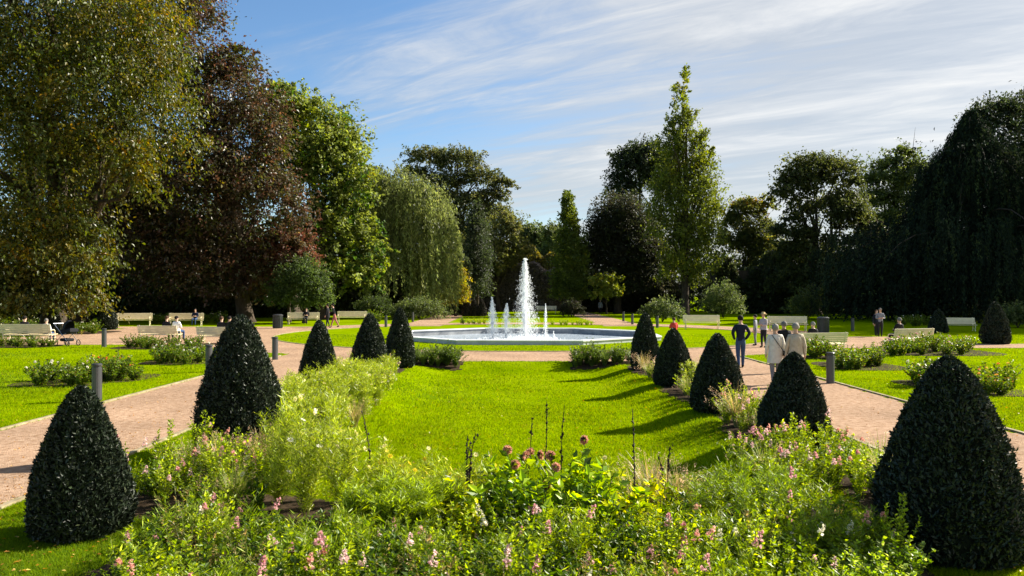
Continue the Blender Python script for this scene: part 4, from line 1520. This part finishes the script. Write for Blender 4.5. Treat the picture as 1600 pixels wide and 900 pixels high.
def spike_mesh(col, g, h=.13, n=30, r=.027, sz=.032):
    t = g.uniform(0, 1, n)
    a = g.uniform(0, 6.28, n)
    d = np.stack([np.cos(a), np.sin(a), .2 + 0 * a], 1)
    C = d * (r * (1 - .75 * t))[:, None] + np.stack([0 * t, 0 * t, t * h], 1)
    V, F = leaves(C, unit(d + .5 * g.normal(size=(n, 3))), unit(g.normal(size=(n, 3)) + d), sz * g.uniform(.7, 1.3, n) * (1.15 - .6 * t), sz * .85 * (1.1 - .5 * t))
    c = np.tile(np.array(col), (n, 1)) * (1 + .18 * g.normal(size=(n, 1)))
    return mesh('flower_spike', V, F, M_PETAL, tint=np.repeat(c, 4, 0).clip(0, 1))


def disc_mesh(name, col, eye, g, r=.032, n=8, cup=.25):
    a = np.arange(n) * 2 * np.pi / n + g.normal(0, .06, n)
    d = np.stack([np.cos(a), np.sin(a), np.full(n, cup)], 1)
    V, F = leaves(d * r * .55, d, np.tile([0, 0, 1.0], (n, 1)), np.full(n, r * 1.05), np.full(n, r * .72), -.05)
    c = np.repeat(np.tile(np.array(col), (n, 1)) * (1 + .08 * g.normal(size=(n, 1))), 4, 0)
    b = MB().lathe([(r * .22, .0), (r * .2, r * .18), (r * .05, r * .24)], 7)
    V2, F2 = np.concatenate(b.V), b.F
    m4 = [f for f in F2 if len(f) == 4]
    parts = [(V, F, c), (V2, np.array(m4), np.tile(np.array(eye), (len(V2), 1)))]
    return soup_mesh(name, parts, M_PETAL)


def ball_mesh(name, col, g, r=.045, n=90, heart=1.0):
    d = rdir(n, g)
    d[:, 2] = np.abs(d[:, 2]) * 1.0 - .15
    d = unit(d)
    V, F = leaves(d * r * .7, d, unit(np.array([0, 0, 1.]) + .4 * rdir(n, g)), r * .75 * g.uniform(.8, 1.2, n), r * .38, .2)
    c = np.tile(np.array(col), (n, 1)) * (1 + .22 * g.normal(size=(n, 1)))
    c[d[:, 2] > .82] *= heart
    V[:, 2] += r * .3
    return mesh(name, V, F, M_PETAL, tint=np.repeat(c, 4, 0).clip(0, 1))


MIDG = [(.115, .165, .02, 4), (.16, .21, .028, 3), (.075, .11, .02, 2), (.25, .28, .04, 1)]
LITEG = [(.20, .26, .04, 3), (.29, .33, .06, 2), (.13, .18, .03, 2)]
FEATH = [(.24, .285, .05, 3), (.17, .22, .04, 3), (.36, .37, .12, 1)]
DKFEATH = [(.10, .15, .03, 3), (.15, .20, .04, 2)]
YELLOW = [(.36, .36, .015, 3), (.24, .29, .015, 2), (.16, .23, .02, 2)]
DAHL = [(.12, .20, .018, 4), (.20, .28, .02, 3), (.065, .11, .016, 2), (.30, .34, .02, 1)]
TAN = [(.30, .24, .12, 2), (.20, .18, .09, 2), (.12, .14, .05, 2)]
PINKS = [('pink', (.70, .36, .36)), ('pale pink', (.78, .56, .52)), ('salmon pink', (.72, .40, .31)), ('cream white', (.78, .74, .56))]
gP = np.random.default_rng(90)
SPIKES = {n: [spike_mesh(c, gP, h) for h in (.06, .085, .11)] for n, c in PINKS}
COSMOS = {n: disc_mesh('flower_head', c, e, gP, .036) for n, c, e in (('white', (.82, .80, .72), (.55, .38, .03)), ('cream', (.82, .76, .36), (.5, .35, .03)), ('yellow', (.75, .62, .04), (.5, .3, .02)))}
ROSES = {n: ball_mesh('rose_flower', c, gP, .05, 60) for n, c in (('pink', (.68, .42, .40)), ('orange', (.72, .28, .06)), ('white', (.80, .76, .66)), ('red', (.45, .03, .03)), ('yellow', (.78, .58, .10)))}
DAHLIAS = {n: ball_mesh('dahlia_flower', c, gP, .047, 130, .3) for n, c in (('peach', (.58, .32, .20)), ('dark red', (.22, .02, .025)))}


def proto_plant(name, mesh_parts, mat, heads):
    """a thing with its foliage and its flowers as children; kept unlinked until copied"""
    me = soup_mesh(name, mesh_parts, mat)
    return (name, me, heads)


def place(pr, x, y, label, cat, group, rz=None, sc=1.0, g=gP, part='flower_spike'):
    name, me, heads = pr
    root = tag(link(bpy.data.objects.new(name, None)), label, cat, group)
    root.location = (x, y, H(x, y))
    root.rotation_euler = (0, 0, g.uniform(0, 6.28) if rz is None else rz)
    root.scale = (sc, sc, sc * g.uniform(.92, 1.1))
    put('foliage', me, root)
    for hm, p, tilt in heads:
        o = put(hm.name.split('.')[0], hm, root, tuple(p))
        o.rotation_euler = (tilt[0], tilt[1], tilt[2])
    return root


def tilts(g, k=.35):
    return (g.normal(0, k), g.normal(0, k), g.uniform(0, 6.28))


def snap(h, pal, col, seed, nst=15, spread=.22, nfl=2, L=.037):
    g = np.random.default_rng(seed)
    p = stem_paths(g, nst, h, spread)
    parts = [foliage(p, 58, L, .45, pal, g, .35, .12, 1.), stem_soup(p, .004, g, (.14, .17, .05))]
    heads = [(SPIKES[col][g.integers(0, 3)], q[-1] - (0, 0, .02), tilts(g, .15)) for q in p[:nfl]]
    return proto_plant('snapdragon_plant', parts, M_BED, heads)


def leafy(h, pal, seed, L=.042, asp=.55, nst=16, spread=.24, per=46):
    g = np.random.default_rng(seed)
    p = stem_paths(g, nst, h, spread)
    return proto_plant('leafy_plant', [foliage(p, per, L, asp, pal, g, .3, .15, 1.), stem_soup(p, .004, g, (.10, .13, .04))], M_BED, [])


def cosmos(h, seed, cols, nst=13, spread=.34, pal=FEATH, nfl=7, name='cosmos_plant', thr=150):
    g = np.random.default_rng(seed)
    p = stem_paths(g, nst, h, spread, .7, .14)
    sub = []
    for q in p:
        for _ in range(4):
            i = g.integers(1, 5)
            e = q[i] + unit(g.normal(size=3) * (1, 1, .3) + (0, 0, .9)) * h * g.uniform(.14, .3)
            k = np.linspace(0, 1, 6)[:, None]
            sub.append(q[i] * (1 - k) + e * k)
    parts = [foliage(p, thr, .075, .10, pal, g, .45, .10, 1., 0., .02), foliage(sub, thr // 4, .06, .11, pal, g, .5, .1, 1., 0., .015), stem_soup(p + sub, .0035, g, (.16, .18, .06))]
    tips = [q[-1] for q in p + sub]
    heads = [(COSMOS[cols[g.integers(0, len(cols))]], tips[i], (g.normal(.5, .5), g.normal(0, .5), 0)) for i in g.choice(len(tips), nfl, replace=False)] if nfl else []
    return proto_plant(name, parts, M_BED, heads)


def dahlia(h, seed, cols, pal=DAHL, nfl=3):
    g = np.random.default_rng(seed)
    p = stem_paths(g, 9, h, .30, .4, .12)
    parts = [foliage(p, 26, .088, .56, pal, g, .25, .2, 1., .14), stem_soup(p, .007, g, (.10, .13, .04))]
    heads = [(DAHLIAS[cols[i % len(cols)]], p[i][-1] + (0, 0, .03), (g.normal(.6, .4), g.normal(0, .4), 0)) for i in range(nfl)]
    return proto_plant('dahlia_plant', parts, M_BED, heads)


def dried(h, seed, n=3):
    g = np.random.default_rng(seed)
    b = MB()
    parts = []
    for k in range(n):
        a = g.uniform(0, 6.28)
        t = np.linspace(0, 1, 8)[:, None]
        q = np.array([math.cos(a), math.sin(a), 0]) * .16 * t ** 1.6 * g.uniform(.3, 1) + np.array([0, 0, 1]) * h * t * g.uniform(.8, 1) + np.array([.10, 0, -.03]) * np.maximum(t - .75, 0) * 4 * g.uniform(-.3, 1)
        b.tube(q, np.linspace(.008, .004, 8), 4)
        C, D = along([q], 26, g, .42, 1.)
        V, F = droplets(C + g.normal(0, .008, C.shape), g.uniform(.007, .015, 26), g, 1.5)
        parts.append((V, F, np.tile([.03, .02, .014], (len(V), 1)) * (1 + .2 * g.normal(size=(len(V), 1)))))
    V = np.concatenate(b.V)
    parts.append((V, np.array([f for f in b.F if len(f) == 4]), np.tile([.045, .03, .018], (len(V), 1))))
    return proto_plant('seed_stalk', parts, M_STEM, [])


def tuft(h, seed, pal, n=170, name='ornamental_grass', seeds=True, w=.006):
    g = np.random.default_rng(seed)
    a = g.uniform(0, 6.28, n)
    d = np.stack([np.cos(a), np.sin(a), 0 * a], 1)
    L = h * g.uniform(.6, 1.15, n)
    sp = g.uniform(.15, .75, n)
    V, k = [], 5
    t = np.linspace(0, 1, k)
    side = np.stack([-np.sin(a), np.cos(a), 0 * a], 1)
    for j in range(k):
        p = d * (.04 + sp * L * t[j] ** 1.7)[:, None] + np.array([0, 0, 1.]) * (L * (t[j] - .45 * sp * t[j] ** 3))[:, None]
        ww = w * (1 - .85 * t[j])
        V += [p + side * ww, p - side * ww]
    V = np.stack(V, 1)
    q = np.array([(2 * j, 2 * j + 1, 2 * j + 3, 2 * j + 2) for j in range(k - 1)])
    F = (q[None] + (np.arange(n) * 2 * k)[:, None, None]).reshape(-1, 4)
    c = np.repeat(pick(pal, n, g), 2 * k, 0)
    parts = [(V.reshape(-1, 3), F, c)]
    if seeds:
        m_ = n // 4
        tip = V[:m_, -1]
        idx = np.repeat(np.arange(m_), 9)
        C = tip[idx] + g.normal(0, .012, (len(idx), 3)) - np.array([0, 0, 1.]) * g.uniform(0, .10, len(idx))[:, None]
        v, f = leaves(C, unit(d[:m_][idx] + (0, 0, .5) + .4 * g.normal(size=C.shape)), rdir(len(idx), g), .025, .006)
        parts.append((v, f, np.repeat(pick([(.50, .40, .26, 1), (.42, .30, .24, 1)], len(idx), g), 4, 0)))
    return proto_plant(name, parts, M_BED, [])


def rose(h, seed, cols, w=.42, pal=None, nfl=5, L=.075):
    g = np.random.default_rng(seed)
    p = stem_paths(g, 20, h, w, .15, .22, .12)
    tall = stem_paths(g, 3, h * 1.45, w * .7, .3, .1)
    pal = pal or [(.06, .10, .02, 4), (.095, .135, .028, 3), (.16, .18, .05, 1), (.10, .07, .03, .7)]
    parts = [foliage(p, 46, L, .62, pal, g, .25, .04, 1.), foliage(tall, 22, L, .6, pal, g, .25, .3, 1.), stem_soup(p + tall, .006, g, (.08, .09, .035))]
    ends = [q[-1] for q in tall + p]
    heads = [(ROSES[cols[i % len(cols)]], ends[i], tilts(g, .5)) for i in range(nfl)]
    return proto_plant('rose_bush', parts, M_BED, heads)


# prototypes
SN = {c: [snap(h, pal, c, sd + 7 * i) for i, (h, pal, sd) in enumerate(((.52, MIDG, 100), (.62, LITEG, 140), (.46, MIDG, 170)))] for c, _ in PINKS}
LEAFY = [leafy(.42, [(.07, .11, .02, 3), (.12, .165, .025, 2), (.045, .07, .016, 1)], 201), leafy(.5, LITEG, 202, .04, .6), leafy(.46, [(.05, .085, .016, 3), (.09, .13, .02, 1)], 203, .05, .5)]
DRY = [leafy(.5, [(.26, .20, .10, 2), (.18, .15, .07, 2), (.12, .14, .04, 2)], 208 + i, .032, .35, 18, .2, 30) for i in range(2)]
THIN = [cosmos(.55, 238 + i, ['white'], 12, .24, [(.13, .19, .03, 2), (.20, .24, .05, 1)], 1, 'feathery_plant', 60) for i in range(2)]
MOUND = [leafy(.36, [(.22, .28, .07, 3), (.30, .34, .12, 1), (.14, .20, .05, 2)], 205 + i, .035, .7, 20, .26, 45) for i in range(2)]
COS_T = [cosmos(1.22, 211 + i, ['cream', 'white']) for i in range(3)]
COS_M = [cosmos(.85, 221 + i, ['white', 'cream'], nfl=8) for i in range(2)]
COS_Y = [cosmos(.72, 225, ['yellow', 'yellow', 'cream'], nfl=14)]
KOCH = [cosmos(.56, 231 + i, ['white'], 16, .14, [(.20, .26, .05, 3), (.14, .19, .035, 2)], 0, 'feathery_plant', 150) for i in range(2)]
DKF = [cosmos(.62, 235 + i, ['white'], 15, .30, DKFEATH, 1, 'feathery_plant', 90) for i in range(2)]
DAH = [dahlia(.80, 241, ['peach'], nfl=2), dahlia(.70, 242, ['dark red', 'peach'], nfl=1), dahlia(.74, 243, ['peach'], nfl=2), dahlia(.66, 244, ['peach'], nfl=0)]
YEL = [dahlia(.66, 246, ['peach'], YELLOW, 0)]
YEL2 = [leafy(.5, YELLOW, 247, .075, .6, 8, .2, 14)]
TUF = [tuft(.62, 251, TAN), tuft(.5, 252, [(.16, .20, .06, 2), (.22, .22, .10, 1)])]
ROS = {c: [rose(.62, 260 + 3 * i + k, cs, nfl=2 * k) for k in range(2)] for i, (c, cs) in enumerate((('pink', ['pink', 'white']), ('orange', ['orange', 'yellow']), ('white', ['white']), ('red', ['red', 'pink'])))}
LAV = [tuft(.42, 281, [(.09, .12, .04, 3), (.06, .085, .03, 2)], 420, 'low_bush', False, .005), leafy(.5, [(.05, .075, .02, 3), (.08, .11, .03, 2)], 282, .045, .5, 24, .3, 40)]


def spot(px, py):
    return G(px, py)


# --- the near bed, from the front row to the lawn
def zone_name(x):
    return ('next to the nearest yew cone', 'below the tall feathery cosmos', 'below the feathery columns', 'below the dahlias', 'below the brown grass clump', 'below the dark feathery plants', 'next to the biggest yew cone')[int(np.clip((x + 3.5) / 1.0, 0, 6))]


taken = []


def free(x, y, d):
    if any((x - a) ** 2 + (y - b) ** 2 < d * d for a, b in taken):
        return False
    taken.append((x, y))
    return True


def front_ok(x, y):
    # the bed's rounded front corners leave grass in front of the outer yews
    lim = 3.25 if y > 6.3 else 3.75
    return abs(x) < lim and np.hypot(x / 4.0, (y - 9.2) / 5.0) < 1.0


for row in range(2600):
    y = gP.uniform(4.9, 7.6)
    x = gP.uniform(-3.5, 3.5)
    if not front_ok(x, y) or not free(x, y, .20):
        continue
    # leave the middle back of the bed to the dahlias and feathery plants
    if y > 6.9 and -2.6 < x < 2.7:
        continue
    zn = zone_name(x)
    k = gP.uniform()
    if x > 2.4 and y < 6.4 and k < .75:
        place(MOUND[gP.integers(0, 2)], x, y, 'pale green small leaved mound at the front ' + zn, 'bedding plant', 'pale small leaved mounds')
    elif k < .27:
        cn = PINKS[gP.choice(4, p=[.42, .26, .18, .14])][0]
        place(SN[cn][gP.integers(0, 3)], x, y, cn + ' snapdragon in the dense bed ' + zn, 'snapdragon', cn + ' snapdragons ' + zn, sc=gP.uniform(.8, 1.12))
    elif k < .38:
        place(DRY[gP.integers(0, 2)], x, y, 'fading tan and brown plant in the dense bed ' + zn, 'bedding plant', 'fading brown plants ' + zn, sc=gP.uniform(.8, 1.15))
    elif k < .56:
        place(THIN[gP.integers(0, 2)], x, y, 'thin leaved wispy plant in the dense bed ' + zn, 'feathery plant', 'wispy plants ' + zn, sc=gP.uniform(.8, 1.1))
    else:
        place(LEAFY[gP.integers(0, 3)], x, y, 'leafy green bedding plant without flowers ' + zn, 'bedding plant', 'green bedding plants ' + zn, sc=gP.uniform(.8, 1.15))
# tall feathery cosmos
for x, y, k in ((-2.35, 9.0, 0), (-1.95, 8.7, 1), (-2.2, 8.2, 2), (-1.75, 8.1, 0), (-2.6, 8.5, 1), (-2.75, 9.5, 2)):
    place(COS_T[k], x, y, 'tall feathery yellow green cosmos with cream flowers in front of the slim yew', 'cosmos', 'tall feathery cosmos', sc=gP.uniform(.88, 1.05))
for x, y in ((-1.35, 8.5), (-1.0, 8.8), (-.7, 8.6), (-1.5, 9.1), (-.45, 8.3), (-1.15, 8.3), (.95, 8.4), (-.2, 8.5)):
    place(COS_Y[0], x, y, 'feathery plant with pale yellow flowers against the lawn', 'cosmos', 'yellow flowered cosmos', sc=gP.uniform(.75, .95))
for x, y, k in ((-1.3, 7.6, 0), (-1.05, 7.75, 1), (-.82, 7.6, 0), (-1.15, 7.3, 1), (-.68, 7.85, 1), (-1.5, 7.45, 0), (-.9, 7.35, 0)):
    place(KOCH[k], x, y, 'feathery green column of fine foliage between cosmos and dahlias', 'feathery plant', 'feathery green columns', sc=gP.uniform(.9, 1.15))
for x, y, k in ((.12, 7.7, 0), (-.12, 7.4, 3), (.4, 7.55, 2), (.62, 7.3, 1), (.3, 7.1, 3), (.82, 7.7, 3), (.55, 7.9, 0), (-.05, 7.95, 2), (.9, 7.15, 3)):
    place(DAH[k], x, y, ('taller leafy dahlia with peach coloured flowers in the middle of the bed', 'leafy dahlia with one dark red flower near the front', 'leafy dahlia with two peach flowers in the middle of the bed', 'broad leaved dahlia without flowers in the middle of the bed')[k],
          'dahlia', ('peach dahlias', 'red dahlia', 'two headed dahlias', 'flowerless dahlias')[k], sc=gP.uniform(1.02, 1.2))
for x, y, s in ((-.42, 7.15, .8), (.58, 7.55, .95), (1.15, 7.4, .9), (1.5, 7.7, .85)):
    place(YEL[0], x, y, 'plant with large bright yellow leaves among the dahlias', 'dahlia', 'yellow leaved dahlias', sc=s)
for x, y in ((-.5, 7.5), (1.0, 7.2), (1.35, 7.3), (1.3, 7.9), (.8, 8.1)):
    place(YEL2[0], x, y, 'yellowing leafy plant beside the dahlias', 'bedding plant', 'yellowing plants')
for px, Y, h, n in ((733, 8.1, 1.08, 3), (822, 8.3, 1.22, 1), (850, 8.3, 1.24, 1), (876, 8.4, 1.28, 1), (993, 7.4, 1.45, 1), (583, 9.2, 1.2, 1), (1040, 8.4, .75, 2)):
    x = (px - 800) / FPX * Y
    place(dried(h, int(300 + px), n), x, Y, {733: 'dark brown triple seed stalk against the lawn beside the yellow leaves', 822: 'bent brown seed stalk above the dahlias', 850: 'straight brown seed stalk above the dahlias, middle of three', 876: 'brown seed stalk rising highest above the peach dahlias', 993: 'tall thin brown stalk crossing the lawn shadow', 583: 'dark seed stalk among the tall feathery cosmos', 1040: 'pair of short brown stalks in the brown grass clump'}[px], 'seed stalk', 'dried seed stalks')
for x, y, k in ((1.35, 8.3, 0), (1.62, 8.1, 0), (1.85, 8.4, 0), (1.55, 8.6, 0), (1.2, 8.0, 1)):
    place(TUF[k], x, y, 'clump of thin brownish ornamental grass beside the dark feathery plants', 'ornamental grass', 'brownish grass clumps', sc=gP.uniform(.85, 1.05))
for x, y, k in ((2.15, 8.1, 0), (2.45, 8.4, 1), (2.75, 8.0, 0), (2.3, 7.6, 1), (2.65, 7.5, 0), (2.95, 8.5, 1), (1.9, 7.7, 0)):
    place(DKF[k], x, y, 'dark green feathery plant between brown grass and the biggest yew', 'feathery plant', 'dark feathery plants', sc=gP.uniform(.8, 1.0))
for _ in range(60):
    x, y = gP.uniform(-3.2, 3.0), gP.uniform(6.9, 8.4)
    if free(x, y, .3):
        place(LEAFY[gP.integers(0, 3)], x, y, 'leafy green plant filling the middle of the bed', 'bedding plant', 'green plants in the middle of the bed', sc=gP.uniform(.7, 1.0))


def strip(n, x0, x1, y0, y1, kinds, where, d=.3, smin=.8, smax=1.1):
    """kinds: (prototypes, look, category, weight)"""
    w = np.array([k[3] for k in kinds], float)
    for _ in range(n * 6):
        x, y = gP.uniform(x0, x1), gP.uniform(y0, y1)
        if free(x, y, d):
            pr, look, cat, _w = kinds[gP.choice(len(kinds), p=w / w.sum())]
            place(pr[gP.integers(0, len(pr))], x, y, look + ' ' + where, cat, look + ' ' + where, sc=gP.uniform(smin, smax))
            n -= 1
            if n <= 0:
                break


# --- beds along the lawn: beside the left row of yews
K_PINK = [(SN[c], c + ' snapdragon', 'snapdragon', w_) for c, w_ in (('pink', 3), ('pale pink', 3), ('salmon pink', 2))]
K_TUFT = (TUF, 'arching grass clump', 'ornamental grass', 2)
K_LEAF = (LEAFY[:2], 'flowerless green plant', 'bedding plant', 3)
K_PALE = (LEAFY[1:2], 'light green leafy plant', 'bedding plant', 2)
K_COS = (COS_M, 'white flowered cosmos', 'cosmos', 4)
K_LOW = (LAV, 'low dark green bush', 'low bush', 1)
w1, w2 = 'between the nearest and the tall broad yew cone', 'between the biggest and the blunt topped yew cone'
strip(30, -4.5, -3.0, 8.5, 10.9, K_PINK + [K_TUFT, K_LEAF], w1, .28, .9, 1.2)
strip(22, -4.3, -2.9, 12.6, 17.8, [K_COS, K_TUFT, K_PALE], 'in front of the slim yew cone', .36, .9, 1.2)
strip(10, -4.2, -3.0, 17.8, 20.3, [K_COS, K_TUFT], 'at the foot of the yew behind the white cosmos', .36, .85, 1.1)
strip(7, -4.4, -3.4, 21.6, 24.6, K_PINK[1:2] + [K_TUFT], 'between the two yews near the basin end', .4, .9, 1.2)
strip(28, 3.2, 4.7, 8.9, 11.4, K_PINK + [K_TUFT, K_LEAF], w2, .28, .95, 1.25)
strip(18, 4.0, 5.1, 12.9, 14.7, K_PINK + [K_TUFT], 'at the foot of the pointed yew', .28, .95, 1.25)
strip(16, 4.0, 4.9, 16.6, 19.2, [K_COS, K_PALE, K_TUFT], 'below the yew with the person in red', .27, .75, 1.0)
strip(12, 3.95, 4.8, 21.3, 23.7, K_PINK[1:2] + [K_PALE, K_TUFT], 'between the two yews beyond the cosmos clumps', .27, .85, 1.1)
strip(24, -3.5, -1.9, 26.4, 27.4, [K_LOW], 'at the lawn end beside the overlapping yew', .24, 1.0, 1.5)
strip(28, 2.1, 4.3, 26.4, 27.4, [K_LOW], 'at the lawn end beside the narrow yew', .24, 1.0, 1.4)


# --- rose beds on the lawns beyond the paths
def roses(px0, px1, py0, py1, n, col, label, group, d=.55, s0=.75, s1=1.0, soil=True):
    x0, y0 = G((px0 + px1) / 2, py0)
    pts = []
    n = int(n * 1.5)
    d *= .72
    for _ in range(n * 12):
        px, py = gP.uniform(px0, px1), gP.uniform(py0, py1)
        x, y = G(px, py)
        if free(x, y, d):
            pts.append((x, y))
            place(ROS[col][gP.integers(0, 2)], x, y, label, 'rose bush', group, sc=gP.uniform(s0, s1))
            if len(pts) >= n:
                break
    if not soil or not pts:
        return
    c = np.mean(pts, 0)
    rx, ry = np.ptp([p[0] for p in pts]) / 2 + .3, np.ptp([p[1] for p in pts]) / 2 + .25
    a = np.linspace(0, 2 * np.pi, 33)[:-1]
    V = [(c[0] + rx * math.copysign(abs(math.cos(t)) ** .6, math.cos(t)), c[1] + ry * math.copysign(abs(math.sin(t)) ** .6, math.sin(t)), .014) for t in a]
    tag(put('rose_bed_soil', mesh('rose_bed_soil', V, [tuple(range(32))], M_SOIL)), None, None, None, 'structure')


roses(58, 128, 594, 606, 5, 'white', 'dark leaved rose bush in the bed behind the nearest yew cone', 'roses behind the nearest yew', .5, .62, .9)
roses(140, 215, 584, 596, 6, 'orange', 'orange flowered rose bush around the thick grey bollard', 'roses around the thick bollard', .5, .62, .9)
roses(246, 322, 562, 570, 8, 'white', 'green rose bush in front of the bench with the white coated sitter', 'roses before the white coated sitter', .5, .7, .95)
roses(188, 320, 538, 546, 9, 'pink', 'rose bush along the back of the bench with the white coated sitter', 'roses at the bench of the white coated sitter', .6, .62, .85)
roses(-20, 80, 539, 543, 9, 'white', 'pale rose bush along the bench near the pram', 'roses at the bench near the pram', .7, .55, .75)
roses(112, 160, 517, 522, 7, 'white', 'pale rose bush behind the pram', 'roses behind the pram', .8, .8, 1.1)
roses(0, 90, 512, 517, 8, 'white', 'rose bush under the sweeping beech boughs', 'roses under the beech', 1.0, .9, 1.2)
roses(236, 262, 505, 507, 4, 'white', 'pale rose bush between the two cream benches', 'roses between the cream benches', 1.0, 1.0, 1.35, False)
roses(318, 350, 504, 506, 4, 'white', 'pale rose bush beside the sitter in dark blue', 'roses beside the sitter in dark blue', 1.0, 1.0, 1.35, False)
roses(580, 600, 499, 503, 3, 'pink', 'rose bush beside the empty bench and grey bollard', 'roses beside the empty bench', 1.0, 1.0, 1.35, False)
roses(1310, 1385, 566, 578, 9, 'pink', 'rose bush in the bed behind the bollard near the couple', 'roses behind the couple bollard', .5, .62, .9)
roses(1262, 1300, 556, 561, 4, 'white', 'yellow green rose bush against the bench beside the pale coated man', 'roses at the bench of the pale coated man', .5, .9, 1.2)
roses(1385, 1520, 546, 556, 14, 'pink', 'pink rose bush along the gleaming bench', 'roses along the gleaming bench', .6, .7, 1.05)
roses(1515, 1575, 606, 618, 5, 'orange', 'orange flowered rose bush behind the biggest yew cone', 'roses behind the biggest yew', .5, .62, .9)
roses(1425, 1465, 596, 604, 3, 'white', 'yellow green rose bush half hidden by the biggest yew cone', 'roses half hidden by the biggest yew', .5, .9, 1.2)
roses(1395, 1455, 505, 512, 6, 'white', 'shaded rose bush beyond the standing couple', 'shaded roses beyond the standing couple', 1.0, .9, 1.2, False)
# mounds beyond the fountain
for px0, px1, py, wh in ((718, 758, 506, 'beyond the basin below the three small brown cones'), (862, 925, 508, 'beyond the basin below the far bench')):
    x0, y0 = G(px0, py); x1, _ = G(px1, py)
    strip(16, x0, x1, y0 - .8, y0 + .8, [K_LOW, K_PALE], wh, .4, .7, 1.1)


# ------------------------------------------------------------------ fallen leaves
def litter():
    g = np.random.default_rng(400)
    n = 5200
    px, py = g.uniform(-20, 1620, n), HOR + 70 + g.uniform(0, 1, n) * 370
    y = FPX * CAMZ / (py - HOR)
    x = (px - 800) / FPX * y
    ok = ~in_bed(x, y) & (oct_rho(x, y) > FR + .2)
    x, y = x[ok], y[ok]
    on = in_path(x, y)
    k = on | (g.uniform(size=len(x)) < .6)
    x, y, on = x[k], y[k], on[k]
    n = len(x)
    C = np.stack([x, y, hgt(x, y) + np.where(on, .014, .05)], 1)
    L = g.uniform(.02, .05, n)
    V, F = leaves(C, rdir(n, g) * (1, 1, .2), unit(np.array([0, 0, 1.]) + .3 * g.normal(size=(n, 3))), L, L * .6)
    me = mesh('fallen_leaves', V, F, M_BED, tint=np.repeat(pick([(.30, .17, .05, 2), (.20, .11, .04, 2), (.42, .32, .12, 1)], n, g), 4, 0))
    tag(put('fallen_leaves', me), 'scattered dry fallen leaves on grass and gravel', 'fallen leaves', None, 'stuff')


litter()


# ------------------------------------------------------------------ a little moist autumn air
def haze(density):
    m_, n, l = newmat('air')
    out = n.new('ShaderNodeOutputMaterial')
    v = n.new('ShaderNodeVolumePrincipled')
    v.inputs['Color'].default_value = (.93, .95, 1, 1)
    v.inputs['Density'].default_value = density
    v.inputs['Anisotropy'].default_value = .3
    l.new(v.outputs[0], out.inputs['Volume'])
    o = MB().box((0, 600, 19), (2000, 1700, 44)).obj('haze', m_)
    tag(o, 'thin autumn haze over the park', 'haze', None, 'stuff')


if HAZE:
    haze(HAZE)
